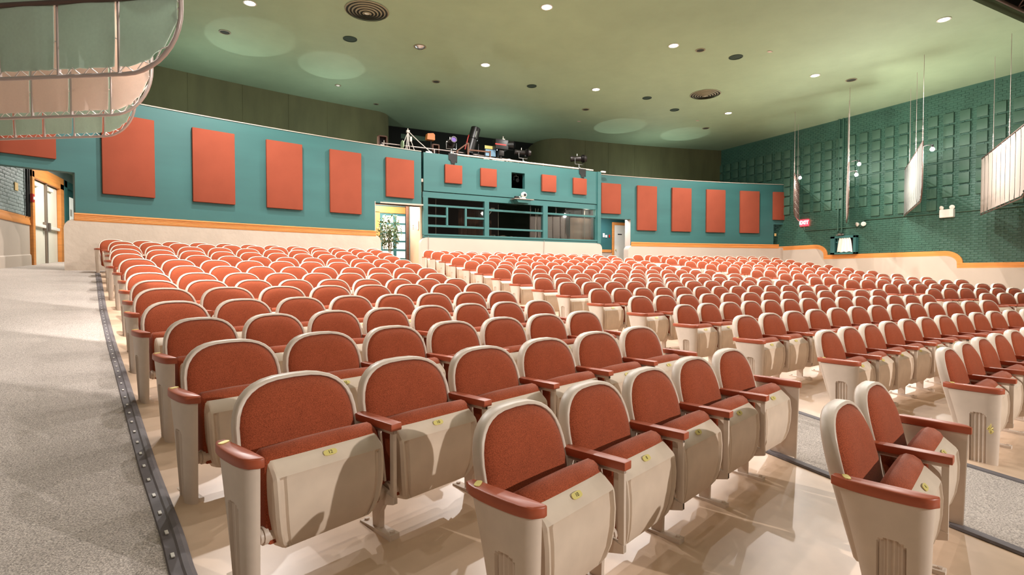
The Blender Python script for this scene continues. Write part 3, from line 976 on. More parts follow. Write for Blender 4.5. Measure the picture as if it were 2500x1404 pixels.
# right doorway
mb = MB(); mb.box(12.0, 17.0, 19.0, 19.2, -.2, 3.0)
struct(mb.build('wall_passage', 'teal_paint'), 'teal passage wall seen through the right doorway', 'wall')
mb = MB(); mb.box(12.0, 16.0, 18.96, 19.0, -.2, .95)
struct(mb.build('wall_passage', 'dado_paint'), 'cream lower passage wall in the right doorway', 'wall')
mb = MB(); mb.cbox(12.0, 14.2, 18.93, 19.0, .96, 1.08, .01)
struct(mb.build('trim_7', 'orange_trim'), 'orange rail on the passage wall in the right doorway', 'trim')
mb = MB(); mb.box(12.3, 16.5, arc(13, RR) + .25, 19.1, 2.55, 2.65)
struct(mb.build('ceiling_passage', 'dado_paint'), 'low ceiling of the passage behind the right doorway', 'ceiling')
mb = MB(); mb.box(13.93, 13.98, arc(13.9, RR) + .01, arc(13.9, RR) + .36, -.2, 2.24)
struct(mb.build('trim_8', 'dado_paint'), 'bright white jamb of the right doorway', 'trim')
dr = bpy.data.objects.new('door_4', None); C.objects.link(dr); dr.location = (14.33, 18.96, .18)
struct(dr, 'cream door in an orange frame inside the right doorway', 'door')
mb = MB(); mb.cbox(-.1, 0, -.06, 0, 0, 2.0, .01); mb.cbox(-.1, .85, -.06, 0, 1.98, 2.1, .01); mb.cbox(.74, .85, -.06, 0, 0, 2.0, .01); mb.build('door_frame', 'orange_trim', dr)
mb = MB(); mb.cbox(0, .74, -.035, 0, 0, 1.98, .005); lf = mb.build('door_leaf', 'white_door', dr)
mb = MB(); mb.cbox(.2, .42, -.042, -.035, 1.56, 1.6, .002); mb.build('name_plate', 'dark_metal', lf)
mb = MB(); mb.cyl((.07, -.035, .9), (.07, -.09, .9), .022); mb.build('door_knob', 'brass', lf, 40)
for x, z, w_, h, m, lab in ((13.82, 1.7, .09, .17, 'white_plastic', 'larger white switch plate left of the cream door'), (13.95, 1.66, .1, .11, 'white_plastic', 'smaller white thermostat left of the cream door'), (14.12, 1.67, .07, .12, 'red_plastic', 'red alarm call point beside the cream door')):
    mb = MB(); mb.cbox(-w_ / 2, w_ / 2, -.03, 0, -h / 2, h / 2, .005); o = mb.build('wall_switch', m); o.location = (x, 19.0, z); tag(o, lab, 'switch')
add_light('passage_lamp', 'AREA', (13.4, 18.0, 2.5), 45, (0.88, 0.92, 1.0), size=(.8, .5), target=(13.4, 18.2, 0))
# right side opening
mb = MB(); mb.box(20.2, XR, 19.4, 19.6, 0, 3)
mb.box(20.6, 20.75, arc(20.7, RR) + .24, 19.5, 0, 3)
struct(mb.build('wall_side_passage', 'brick_grey'), 'pale brick wall of the far right side passage', 'wall')
add_light('side_passage_lamp', 'AREA', (20.98, 17.4, 2.8), 18, (0.9, 0.95, 1.0), size=(.3, .8), target=(20.98, 17.4, 0))
mb = MB(); mb.cbox(-.05, .05, -.02, 0, -.06, .06, .004); o = mb.build('wall_plate', 'yellow_plate'); o.location = (20.83, arc(20.83, RR) - .0, 1.75); tag(o, 'small cream plate at the edge of the far right opening', 'plate')

# ---------------------------------------------------------------- things on the right wall
t = thing('exit_sign', 'glowing red EXIT sign on the right wall', 'exit sign', (XR - .02, 14.8, 2.19))
mb = MB(); mb.cbox(-.07, 0, -.19, .19, -.14, .14, .008); mb.build('sign_box', 'exit_red', t)
def text_mesh(body, size, m, parent, name='lettering', align='CENTER', extrude=.002, bold=0.0):
    cu = bpy.data.curves.new('text', 'FONT')
    cu.body = body
    cu.size = size
    cu.align_x = 'CENTER'
    cu.align_y = 'CENTER'
    cu.extrude = extrude
    cu.offset = bold
    to = bpy.data.objects.new('text', cu)
    C.objects.link(to)
    bpy.context.view_layer.update()
    me = bpy.data.meshes.new_from_object(to.evaluated_get(bpy.context.evaluated_depsgraph_get()))
    bpy.data.objects.remove(to)
    bpy.data.curves.remove(cu)
    me.materials.clear()
    me.materials.append(MATS[m])
    return link(name, me, parent)
o = text_mesh('EXIT', .2, 'exit_white', t, bold=.004)
o.location = (-.073, 0, 0)
o.rotation_euler = (PI / 2, 0, -PI / 2)
def wpath(pts, r, name, label, m='brick_green'):
    mb = MB()
    mb.tube([(XR - .06, y, z) for y, z in pts], r, 8)
    o = mb.build(name, m, smooth=50)
    return tag(o, label, 'pipe')
wpath([(14.8, 2.05), (14.8, 1.9), (14.76, 1.86), (14.7, 1.85), (12.62, 1.85)], .018, 'conduit', 'thin green conduit from the EXIT sign to the small twin lamp')
wpath([(12.38, 1.92), (12.38, 2.04), (12.34, 2.09), (12.28, 2.1), (9.85, 2.09)], .018, 'conduit', 'thin green conduit between the two emergency lights')
wpath([(9.4, 2.09), (4.6, 2.1)], .018, 'conduit', 'thin green conduit running right from the emergency light box')
wpath([(13.36, ZC), (13.36, 1.72)], .035, 'conduit', 'left one of two vertical green wall pipes')
wpath([(13.2, ZC), (13.2, 1.66)], .03, 'conduit', 'right one of two vertical green wall pipes')
def lamp_head(mb, c, d, r):
    d = Vector(d).normalized()
    q = d.to_track_quat('Z', 'Y').to_matrix().to_4x4()
    mb.lathe([(0, -r * .9), (r * .5, -r * .8), (r * .95, -r * .1), (r, r * .1), (r * .9, r * .18), (0, r * .12)], 16, Matrix.Translation(c) @ q)
t = thing('emergency_light', 'small twin-headed emergency lamp beside the vertical pipes', 'emergency light', (XR - .03, 12.43, 1.9))
mb = MB(); mb.cbox(-.07, 0, -.07, .07, -.08, .04, .01); mb.build('base_box', 'brick_green', t)
for s in (-1, 1):
    mb = MB(); lamp_head(mb, (-.14, s * .12, .03), (-.8, s * .5, -.2), .085); mb.build('lamp_head', 'white_plastic', t, 50)
t = thing('emergency_light', 'white emergency light box with two round heads on the right wall', 'emergency light', (XR - .03, 9.63, 2.06))
mb = MB(); mb.cbox(-.14, 0, -.2, .2, -.14, .13, .015); mb.build('battery_box', 'white_plastic', t)
for s in (-1, 1):
    mb = MB(); lamp_head(mb, (-.1, s * .15, .19), (-.8, s * .3, -.2), .075); mb.build('lamp_head', 'white_plastic', t, 50)
t = thing('window_box', 'green framed box window with white cloth on the right wall', 'window box', (XR - .03, 13.07, 1.16))
mb = MB()
for (a, b, c, d) in ((-.5, -.4, -.36, .36), (.32, .5, -.36, .36), (-.5, .5, .27, .36), (-.5, .5, -.36, -.29)):
    mb.cbox(-.18, 0, a, b, c, d, .006)
mb.build('frame', 'teal_paint', t)
mb = MB(); mb.box(-.02, -.005, -.42, .42, -.3, .3); mb.build('back_board', 'booth_dark', t)
mb = MB(); mb.box(-.1, -.06, .22, .26, -.3, .3); mb.box(-.1, -.06, .26, .32, .1, .14); mb.build('inner_bar', 'teal_paint', t)
mb = MB()
rows = []
for z, wd_ in ((.29, .2), (.15, .24), (-.1, .28), (-.27, .3)):
    rows.append([(-.16 - .02 * math.sin(i * 1.4), -.07 - wd_ + 2 * wd_ * i / 20, z + .012 * math.sin(i * .9 + z * 8)) for i in range(21)])
mb.grid(rows)
mb.grid([[(p[0] + .012, p[1], p[2]) for p in r] for r in rows])
o = mb.build('draped_cloth', 'cloth_white', smooth=60); o.location = (XR - .03, 13.07, 1.16); tag(o, 'white pleated cloth hanging in the green box window', 'cloth')
mb = MB(); mb.cbox(-.16, 0, -.16, .06, 0, .03, .006); mb.cbox(-.13, -.03, -.1, .0, .03, .08, .01)
mb.cbox(-.1, -.04, -.2, -.14, .0, .06, .01)
o = mb.build('clutter_bracket', 'grey_metal'); o.location = (XR - .03, 13.3, 1.55); tag(o, 'small metal bracket on top of the box window', 'bracket')

# ---------------------------------------------------------------- hanging reflectors
def reflector(name, label, inner, direc, length, z0, z1, fabric, frame_m, ribs, rods, rad=.45, lash=False, mid=None, group='hanging acoustic reflectors'):
    """frame of pipe with lashed cloth. local x from the inner end outwards, z up"""
    ang = math.atan2(direc[1], direc[0])
    H = z1 - z0
    t = thing(name, label, 'reflector', (inner[0], inner[1], z0), ang, group)
    path = [(length, 0, 0)] + [(rad * (1 - math.sin(a)), 0, rad * (1 - math.cos(a))) for a in frange(0, PI / 2, 10)] + [(0, 0, H), (length, 0, H), (length, 0, 0)]
    mb = MB(); mb.tube(path, .017, 8); mb.build('frame_pipe', frame_m, t, 50)
    def zlo(x):
        if x >= rad:
            return 0.0
        u = (rad - x) / rad
        return rad * (1 - math.sqrt(max(0, 1 - u * u)))
    xs_ = [length * i / ribs for i in range(ribs + 1)]
    for i in range(1, ribs):
        mb = MB(); mb.cyl((xs_[i], -.0, zlo(xs_[i])), (xs_[i], -.0, H), .014, n=8); mb.build('rib', frame_m, t, 50)
        mb = MB()
        for k in range(1, 6):
            zz = H * k / 6
            if zz > zlo(xs_[i]) + .06:
                mb.tube([(xs_[i] - .06, .012, zz), (xs_[i] - .02, -.025, zz + .006), (xs_[i] + .02, -.025, zz - .004), (xs_[i] + .06, .012, zz)], .006, 5)
        mb.build('tie_cord', 'cord_white', t, 50)
    if mid:
        mb = MB(); mb.cyl((0, .03, mid), (length, .03, mid), .02, n=8); mb.build('mid_rail', 'pipe_brown', t, 50)
    for i in range(ribs):
        g = .022
        a, b = xs_[i] + g, xs_[i + 1] - g
        mb = MB()
        rows = []
        nu, nv = 8, 14
        for iv in range(nv + 1):
            r = []
            for iu in range(nu + 1):
                x = lerp(a, b, iu / nu)
                lo = zlo(x) + .05
                z = lerp(lo, H - .05, (iv / nv))
                e = min(iv, nv - iv) / nv
                puck = .012 * math.sin(iu * 2.6 + i) * max(0, 1 - e * 8)
                bow = .02 * math.sin(PI * iu / nu) * math.sin(PI * iv / nv)
                r.append((x, .012 + bow + puck, z))
            rows.append(r)
        mb.grid(rows)
        mb.grid([[(p[0], p[1] + .006, p[2]) for p in r] for r in rows])
        mb.build('cloth_bay', fabric[i % len(fabric)], t, 60, fix=False)
    if lash:
        # zig-zag lacing along the bottom and the rounded corner
        pts = []
        n = int(length / .075)
        for i in range(n):
            x = length - i * .075
            if x < .02:
                break
            pts.append((x, .0, zlo(x)) if i % 2 else (x, .01, zlo(x) + .06))
        for k in range(1, 8):
            zz = rad * .62 + k * .07
            pts.append((0, 0, zz) if k % 2 else (.06, .01, zz))
        mb = MB(); mb.tube(pts, .005, 5); mb.build('lacing_cord', 'cord_white', t, 60)
    for rx in rods:
        mb = MB(); mb.cyl((rx, 0, H), (rx, 0, H + .45), .012, n=8); mb.cyl((rx, 0, H + .45), (rx, 0, ZC - z0), .006, n=6)
        for k in range(3):
            mb.cyl((rx, 0, H + .1 + .13 * k), (rx, 0, H + .125 + .13 * k), .02, n=8)
        mb.build('hanger_rod', 'pipe_steel', t, 50)
    return t
DR = (.846, .533)
for k, (z0, z1, lab) in enumerate(((1.83, 3.56, 'white ribbed reflector nearest the camera on the right side'), (2.08, 3.75, 'second hanging white reflector from the right frame edge'), (2.02, 3.72, 'third right-side reflector, seen almost edge-on'), (2.28, 3.86, 'farthest right-side reflector, a thin bright sliver'))):
    inner = (17.06 + .8 * (k - 1), 8.4 + 2.55 * (k - 1))
    L = min(4.66, (XR - .12 - inner[0]) / DR[0])
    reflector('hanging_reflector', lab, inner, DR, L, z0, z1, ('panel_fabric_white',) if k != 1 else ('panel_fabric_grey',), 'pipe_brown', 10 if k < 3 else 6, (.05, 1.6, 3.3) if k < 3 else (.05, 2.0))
DL = (-.846, .533)
for k, (inner, z0, fab, lab) in enumerate((((-.44, 4.8), 1.55, ('panel_fabric_cool',), 'largest lashed reflector panel at the top left corner'), ((-.92, 6.96), 1.75, ('panel_fabric_warm',), 'middle warm white lashed reflector at the top left'),
                                           ((-1.4, 9.08), 1.95, ('panel_fabric_cool',), 'lowest and farthest lashed reflector at the top left'))):
    L = min(4.66, (inner[0] - (XL + .12)) / .846)
    reflector('hanging_reflector', lab, inner, DL, L, z0, z0 + 1.7, fab, 'pipe_steel', max(5, int(round(L / .5))), (.3, 2.2), lash=True, mid=.56 if k == 0 else None, rad=.47)

# clip-on flood lamps on the right reflectors
def flood(label, loc, w_, aim=None):
    t = thing('clip_lamp', label, 'lamp', loc)
    mb = MB(); mb.lathe([(0, -.055), (.03, -.048), (.052, -.02), (.056, .0), (.05, .025), (.03, .045), (.022, .055)], 16); mb.build('bulb', 'lamp_glass', t, 50)
    mb = MB(); mb.lathe([(.022, .055), (.028, .06), (.028, .12), (.02, .13), (0, .13)], 14); mb.build('socket', 'black_plastic', t, 50)
    mb = MB(); mb.tube([(0, 0, .12), (-.06, .1, .13), (-.11, .18, .1)], .012, 6); mb.build('clamp', 'dark_metal', t, 50)
    if aim:
        add_light('clip_lamp_light', 'SPOT', tuple(Vector(loc) + Vector((.0, 0, -.12))), w_, (1.0, .94, .9), t, aim, spot=150, blend=.5, radius=.035)
        return
    add_light('clip_lamp_light', 'POINT', tuple(Vector(loc) + Vector((.0, 0, -.12))), w_, (1.0, .95, .88), t, radius=.06)
flood('clip lamp shining at the top of the second right reflector', (17.17, 8.22, 3.5), 300)
flood('clip lamp behind the largest top left reflector', (-.62, 5.0, 3.05), 240, (2.5, 6.5, -1.0))
flood('clip lamp behind the middle top left reflector', (-1.1, 7.16, 3.3), 720, (3.0, 6.0, -1.0))
flood('clip lamp behind the farthest top left reflector', (-1.58, 9.28, 3.5), 340, (2.5, 9.0, -1.0))
flood('lower clip lamp on the third right reflector', (17.95, 10.76, 3.28), 190)
flood('upper clip lamp on the third right reflector', (17.99, 10.7, 3.62), 140)
flood('clip lamp at the top of the farthest right reflector', (18.76, 13.33, 3.66), 90)

# ---------------------------------------------------------------- ceiling fittings
def downlight(x, y, label, lit=True, r=.115, w_=DOWN_W, col=WARM, vis=True):
    t = thing('ceiling_downlight', label, 'ceiling light', (x, y, ZC), group='ceiling downlights')
    mb = MB(); mb.lathe([(r + .03, 0), (r + .03, -.012), (r, -.014), (r - .005, -.004), (r - .005, 0)], 28); mb.build('trim_ring', 'lamp_trim', t, 40)
    mb = MB(); mb.lathe([(0, -.012), (r * .7, -.010), (r - .004, -.004)], 28); mb.build('lamp_lens', 'lamp_glass', t, 40)
    add_light('downlight_beam', 'SPOT', (x, y, ZC - .05), w_, col, t, (x, y, 0), spot=158, blend=.55, radius=.045)
downlight(.09, 13.65, 'downlight at the top edge left, above the hanging reflectors')
downlight(6.24, 10.81, 'bright downlight at the top edge near the middle')
downlight(15.17, 7.07, 'starry downlight nearest the top right corner')
downlight(6.32, 14.56, 'downlight above the left part of the control booth')
downlight(10.35, 11.09, 'downlight beside the pair of dark discs right of centre')
downlight(15.83, 10.79, 'downlight between the round vent and the right wall')
downlight(10.46, 14.84, 'downlight above the right part of the control booth')
downlight(16.53, 14.75, 'warm downlight farthest back toward the right corner')
for x, lab in ((1.1, 'ceiling downlight above the frame near the left reflectors'), (6.3, 'ceiling downlight above the frame, front row left of centre'), (10.4, 'ceiling downlight above the frame, front row right of centre')):
    downlight(x, 7.1, lab, w_=230)
downlight(.4, 10.9, 'ceiling downlight above the frame over the left seat block')
def disc(x, y, label, r, m, ring=True, dome=0):
    t = thing('ceiling_disc', label, 'ceiling fitting', (x, y, ZC), group='round ceiling fittings')
    mb = MB(); mb.lathe([(0, -.006 - dome), (r * .6, -.006 - dome * .8), (r, -.004)], 28); mb.build('cover', m, t, 50)
    mb = MB(); mb.lathe([(r, -.0), (r, -.014), (r + .03, -.012), (r + .03, 0)], 28); mb.build('rim', 'vent_paint' if ring else m, t, 40)
for x, y, r, m, ring, dome, lab in (
        (2.45, 14.55, .15, 'grille_green', False, 0, 'dark green round speaker below the left ceiling vent'), (4.23, 14.2, .14, 'silver', True, .06, 'shiny silver dome fitting right of the left vent'),
        (-.48, 15.55, .11, 'grille_dark', True, 0, 'dark recessed fitting inside the left light patch'), (5.45, 16.51, .1, 'grille_dark', True, 0, 'unlit recessed fitting left above the gallery'),
        (8.39, 15.51, .13, 'grille_green', False, 0, 'dark green round speaker above the middle of the booth'), (11.22, 10.99, .1, 'grille_dark', True, 0, 'unlit ringed fitting beside the right of centre downlight'),
        (12.48, 10.89, .16, 'grille_green', False, 0, 'large dark green round speaker right of centre'), (17.23, 10.53, .13, 'grille_dark', True, 0, 'dark ringed fitting close to the right wall'),
        (12.57, 14.76, .13, 'grille_green', False, 0, 'dark green speaker left of the right round vent'), (14.4, 15.36, .14, 'grille_green', False, 0, 'dark green speaker behind the right round vent'),
        (11.38, 16.79, .11, 'grille_dark', True, 0, 'unlit ringed fitting above the right end of the booth'), (17.38, 16.69, .12, 'grille_dark', True, 0, 'dark ringed fitting near the back right corner'),
        (4.21, 19.64, .07, 'grille_dark', True, 0, 'tiny dark fitting at the edge of the left olive wall'), (2.68, 18.25, .07, 'white_plastic', True, .03, 'tiny white sprinkler plate above the left olive wall')):
    disc(x, y, lab, r, m, ring, dome)
for x, y, lab in ((2.55, 12.83, 'round multi-ring air vent at the top edge, left of centre'), (14.1, 13.57, 'round multi-ring air vent in the right half of the ceiling')):
    t = thing('ceiling_vent', lab, 'vent', (x, y, ZC), group='round ceiling vents')
    mb = MB(); mb.lathe([(0, -.004), (.48, -.004)], 36); mb.build('vent_throat', 'grille_dark', t)
    for k in range(6):
        rr = .5 - k * .08
        mb = MB(); mb.lathe([(rr - .028, -.02 - .012 * k), (rr, -.006 - .012 * k), (rr + .004, -.012 - .012 * k), (rr - .026, -.03 - .012 * k)], 40); mb.build('vent_ring', 'vent_paint', t, 40)
    mb = MB(); mb.lathe([(0, -.075), (.07, -.07), (.08, -.06)], 24); mb.build('vent_hub', 'lamp_trim', t, 40)
for i, (x, y, lab) in enumerate(((13.0, 10.2, 'peeled pale paint chip right of the large dark speaker'), (16.2, 16.0, 'small peeled paint chip near the warm back downlight'), (12.0, 18.2, 'small peeled paint chip above the right gallery end'))):
    mb = MB()
    mb.prism([(-.08, 0), (-.02, -.05), (.09, -.03), (.06, .04), (-.03, .05)], -.012, .002, 'z')
    o = mb.build('paint_chip', 'dado_paint'); o.location = (x, y, ZC - .004); tag(o, lab, 'paint chip')

for x, y, tx, ty, w_, ang, lab in ((-.5, 17.4, 0, 16.0, 45, 44, 'ceiling uplight on the deck behind the far left wall panels'), (2.4, 18.0, 2.3, 16.9, 45, 44, 'ceiling uplight on the deck above the planted doorway'),
                               (14.2, 19.2, 14.0, 18.3, 45, 50, 'ceiling uplight on the deck above the right doorway'), (17.8, 18.8, 17.4, 18.0, 45, 50, 'ceiling uplight on the deck near the right corner'),
                               (8.8, 19.6, 9.0, 18.2, 75, 140, 'added wide ceiling uplight on the deck behind the booth front'), (-.8, 17.0, -.8, 15.6, 75, 150, 'added wide ceiling uplight at the left end of the deck'),
                               (2.9, 18.2, 2.9, 16.6, 75, 150, 'added wide ceiling uplight left of the booth on the deck'), (16.4, 18.6, 16.4, 16.8, 75, 150, 'added wide ceiling uplight on the right part of the deck')):
    t = thing('uplight', lab, 'lamp', (x, y, 3.87), group='unseen deck uplights')  # unseen: narrow ones make the ceiling patches, wide ones added to brighten the ceiling
    mb = MB(); mb.cbox(-.1, .1, -.1, .1, 0, .03, .006); mb.build('base', 'black_plastic', t)
    mb = MB(); mb.lathe([(.05, .03), (.09, .12), (.1, .2), (.09, .2), (.06, .1)], 18); mb.build('can', 'black_plastic', t, 40)
    add_light('uplight_beam', 'SPOT', (x, y, 4.1), w_, (.9, 1.0, .95), t, (tx, ty, ZC) if ang < 90 else (x, y + .01, ZC), spot=ang if ang < 90 else 176, blend=.12, radius=.03)

# ---------------------------------------------------------------- gallery equipment
def gthing(name, label, cat, u, off, z, rz=0):
    return thing(name, label, cat, inbooth(u, off, z), BANG + rz)
GZ = 3.86
t = gthing('guard_rail', 'pale pipe rail along the top edge of the booth front', 'rail', 0, -.02, 3.98)
mb = MB(); mb.cyl((1.0, 0, 0.02), (6.75, 0, 0.02), .03, n=10); mb.build('rail_pipe', 'cream_enamel', t, 50)
for x in (1.05, 2.4, 3.75, 5.2, 6.6):
    mb = MB(); mb.cyl((x, .03, -.06), (x, .03, .06), .02, n=8); mb.cbox(x - .06, x + .06, -.03, .06, -.01, .05, .01); mb.build('rail_clamp', 'pipe_steel', t, 50)
t = gthing('guard_rail', 'thin rear pipe rail on the left of the gallery', 'rail', 0, .75, GZ)
mb = MB(); mb.cyl((-1.2, 0, .42), (1.35, 0, .42), .022, n=8); mb.cyl((1.35, 0, .42), (4.2, .3, .42), .022, n=8); mb.cyl((5.0, .3, .42), (7.4, .3, .42), .018, n=8); mb.build('rail_pipe', 'pipe_steel', t, 50)
for x in (-1.15, -.35, .6, 1.3, 2.6, 4.0, 5.1, 6.5):
    mb = MB(); mb.cyl((x, .0 if x < 2 else .2, 0), (x, .0 if x < 2 else .2, .42), .02, n=8); mb.build('rail_post', 'pipe_steel', t, 50)
def ellipsoidal(label, u, off, z, yaw, pitch, big=1.0, m='dark_metal'):
    t = gthing('stage_lantern', label, 'stage light', u, off, z)
    q = Matrix.Translation((0, 0, .36 * big)) @ Matrix.Rotation(yaw, 4, 'Z') @ Matrix.Rotation(pitch, 4, 'X')
    mb = MB()
    k = big
    mb.lathe([(0, .3 * k), (.1 * k, .28 * k), (.13 * k, .2 * k), (.13 * k, .1 * k), (.09 * k, .07 * k), (.085 * k, -.2 * k), (.1 * k, -.22 * k), (.1 * k, -.3 * k), (.075 * k, -.3 * k), (.07 * k, -.22 * k)], 18, q @ Matrix.Rotation(-PI / 2, 4, 'X'))
    for j in range(8):
        mb.lathe([(.135 * k, (.1 + .012 * j) * k), (.145 * k, (.104 + .012 * j) * k), (.135 * k, (.108 + .012 * j) * k)], 18, q @ Matrix.Rotation(-PI / 2, 4, 'X'))
    mb.build('barrel', m, t, 40)
    mb = MB(); mb.lathe([(0, -.285 * k), (.078 * k, -.285 * k)], 18, q @ Matrix.Rotation(-PI / 2, 4, 'X')); mb.build('lens', 'purple_glass', t)
    mb = MB(); mb.tube([(-.17 * k, 0, .36 * k), (-.17 * k, 0, .16 * k), (.17 * k, 0, .16 * k), (.17 * k, 0, .36 * k)], .013, 6); mb.build('yoke', 'silver', t, 50)
    mb = MB(); mb.cyl((0, 0, 0), (0, 0, .17 * k), .018, n=8); mb.cbox(-.04, .04, -.05, .05, -.02, .06, .008); mb.build('clamp', 'silver', t, 50)
    mb = MB()
    for a in (-1, 1):
        mb.cyl((a * .1, .1, .42), (a * .14, .1, .42), .015, n=8)
    mb.cyl((0, .12, .48 * k), (0, .12, .56 * k), .012, n=8)
    mb.build('knob', 'white_plastic', t, 50)
    return t
ellipsoidal('round purple-lensed stage lantern on the left booth rail', .92, .0, 4.0, -.1, -.12, 1.05)
ellipsoidal('dark stage lantern on the rail right of the hatch', 3.75, .15, 4.02, -2.0, -.05, 1.0)
ellipsoidal('lone dark stage lantern on the right booth rail', 6.1, .0, 4.0, -2.1, .0, 1.05)
for u, lab in ((.95, 'black frayed cloth flap below the left lantern'), (6.22, 'black cloth flap below the lone right lantern')):
    mb = MB()
    prof = [(-.16, 0), (.16, 0), (.15, -.28), (.1, -.25), (.06, -.36), (.0, -.32), (-.05, -.34), (-.09, -.22), (-.15, -.2)]
    mb.prism(prof, -.012, 0, 'y')
    o = mb.build('cloth_flap', 'black_plastic'); o.location = inbooth(u, -.062, 4.0); o.rotation_euler = (0, 0, BANG); tag(o, lab, 'cloth')
# follow spot pointing up
t = gthing('follow_spot', 'tall black follow spot tilted steeply upward on the gallery', 'stage light', 1.95, .6, GZ)
q = Matrix.Translation((0, 0, .78)) @ Matrix.Rotation(.28, 4, 'Y')
mb = MB(); mb.lathe([(0, -.42), (.14, -.42), (.15, -.3), (.15, .1), (.17, .12), (.17, .52), (.15, .54), (.14, .5), (0, .48)], 22, q); mb.build('barrel', 'black_plastic', t, 40)
mb = MB(); mb.cbox(-.205, -.18, -.03, .03, -.35, .2, .006, q); mb.build('side_handle', 'red_plastic', t)
mb = MB(); mb.cbox(.155, .165, -.02, .02, .16, .4, .002, q); mb.cbox(-.02, .02, -.176, -.168, .16, .38, .002, q); mb.build('silver_slot', 'silver', t)
mb = MB(); mb.tube([(-.24, 0, .75), (-.24, 0, .4), (.24, 0, .4), (.24, 0, .75)], .02, 8); mb.cyl((0, 0, 0), (0, 0, .4), .035); mb.build('yoke_stand', 'black_plastic', t, 50)
for a in range(3):
    th = a * 2 * PI / 3 + .4
    mb = MB(); mb.cyl((0, 0, .3), (.35 * math.cos(th), .35 * math.sin(th), 0), .018, n=8); mb.build('stand_leg', 'black_plastic', t, 50)
# second follow spot / projector with red stripe
t = gthing('follow_spot', 'black projector spot with a red stripe beside the screen', 'stage light', 3.2, .55, GZ)
mb = MB(); mb.cbox(-.42, .1, -.14, .14, .62, .98, .03); mb.build('housing', 'black_plastic', t, 40)
mb = MB(); mb.cbox(-.44, -.0, -.148, -.14, .76, .81, .002); mb.build('red_stripe', 'red_plastic', t)
mb = MB(); mb.cyl((.1, 0, .82), (.32, -.1, .82), .15, .17, 20); mb.build('lens_barrel', 'black_plastic', t, 40)
mb = MB(); mb.lathe([(0, 0), (.06, .01), (.12, .0), (.14, -.01)], 18, Matrix.Translation((.325, -.105, .82)) @ Matrix.Rotation(PI / 2, 4, 'Y')); mb.build('lens', 'silver', t, 40)
mb = MB(); mb.cyl((-.15, 0, .0), (-.15, 0, .62), .05, n=12); mb.cbox(-.25, -.05, -.08, .08, .4, .62, .01); mb.build('pedestal', 'dark_metal', t, 40)
mb = MB(); mb.cbox(-.1, .0, -.06, .06, .98, 1.03, .01); mb.cyl((-.05, 0, 1.03), (-.05, 0, 1.12), .015); mb.build('top_handle', 'white_plastic', t, 40)
for a in range(3):
    th = a * 2 * PI / 3
    mb = MB(); mb.cyl((-.15, 0, .2), (-.15 + .32 * math.cos(th), .32 * math.sin(th), 0), .016, n=8); mb.build('stand_leg', 'silver', t, 50)
t = gthing('screen_board', 'board with yellow and pale blue picture on the gallery', 'board', 2.72, .7, GZ + .35)
mb = MB(); mb.cbox(-.24, .24, 0, .03, 0, .42, .004); mb.build('board', 'black_plastic', t)
mb = MB(); mb.box(-.23, .1, -.004, 0, .3, .41); mb.build('yellow_field', 'screen_yellow', t)
mb = MB(); mb.box(-.2, .2, -.004, 0, .05, .28); mb.build('blue_field', 'screen_blue', t)
# brown wooden barrier
t = gthing('wooden_barrier', 'brown wooden sawhorse barrier behind the booth rail', 'barrier', 1.3, .3, GZ)
mb = MB()
def bar3(a, b, r, nm):
    m_ = MB(); d = Vector(b) - Vector(a); q_ = Matrix.Translation(a) @ d.to_track_quat('Z', 'Y').to_matrix().to_4x4()
    m_.cbox(-r, r, -r, r, 0, d.length, .004, q_); m_.build(nm, 'wood_brown', t)
bar3((-.05, 0, 0), (-.05, 0, .36), .025, 'post'); bar3((.36, 0, 0), (.36, 0, .66), .03, 'post'); bar3((1.2, 0, 0), (1.2, 0, .48), .025, 'post')
bar3((-.05, 0, .34), (.36, 0, .66), .02, 'brace'); bar3((.36, 0, .42), (1.22, 0, .44), .025, 'rail'); bar3((.05, 0, .05), (.36, 0, .25), .016, 'brace'); bar3((.36, .0, .2), (1.2, 0, .22), .018, 'rail')
# tripod with boom
t = gthing('tripod', 'spindly pale tripod with a long boom on the left gallery', 'tripod', -.42, .45, GZ)
for a in (-.32, -.12, .1, .3):
    mb = MB(); mb.cyl((0, 0, .8), (a, .08 * math.sin(a * 20), 0), .011, n=6); mb.build('leg', 'cord_white', t, 50)
mb = MB(); mb.cyl((0, 0, .35), (0, 0, .92), .016, n=8); mb.cbox(-.05, .05, -.05, .05, .78, .86, .01); mb.cbox(.06, .13, -.04, .04, .5, .66, .01); mb.build('centre_column', 'cord_white', t, 50)
mb = MB(); mb.tube([(0, 0, .84), (.35, 0, .55), (.8, 0, .22), (1.1, -.02, .08), (1.3, -.03, .0)], .014, 6); mb.build('boom_arm', 'cord_white', t, 50)
t = gthing('fan', 'small mint green fan seen from the side on the gallery rail', 'fan', -.7, .15, GZ)
mb = MB(); mb.lathe([(0, -.03), (.1, -.035), (.14, -.01), (.14, .01), (.1, .035), (0, .03)], 18, Matrix.Translation((0, 0, .3)) @ Matrix.Rotation(PI / 2, 4, 'Y')); mb.build('fan_cage', 'leaf_pale', t, 50)
mb = MB(); mb.cyl((-.03, 0, 0), (-.03, 0, .28), .015, n=8); mb.cbox(-.1, .06, -.06, .06, 0, .03, .006); mb.build('fan_stand', 'leaf_pale', t, 50)
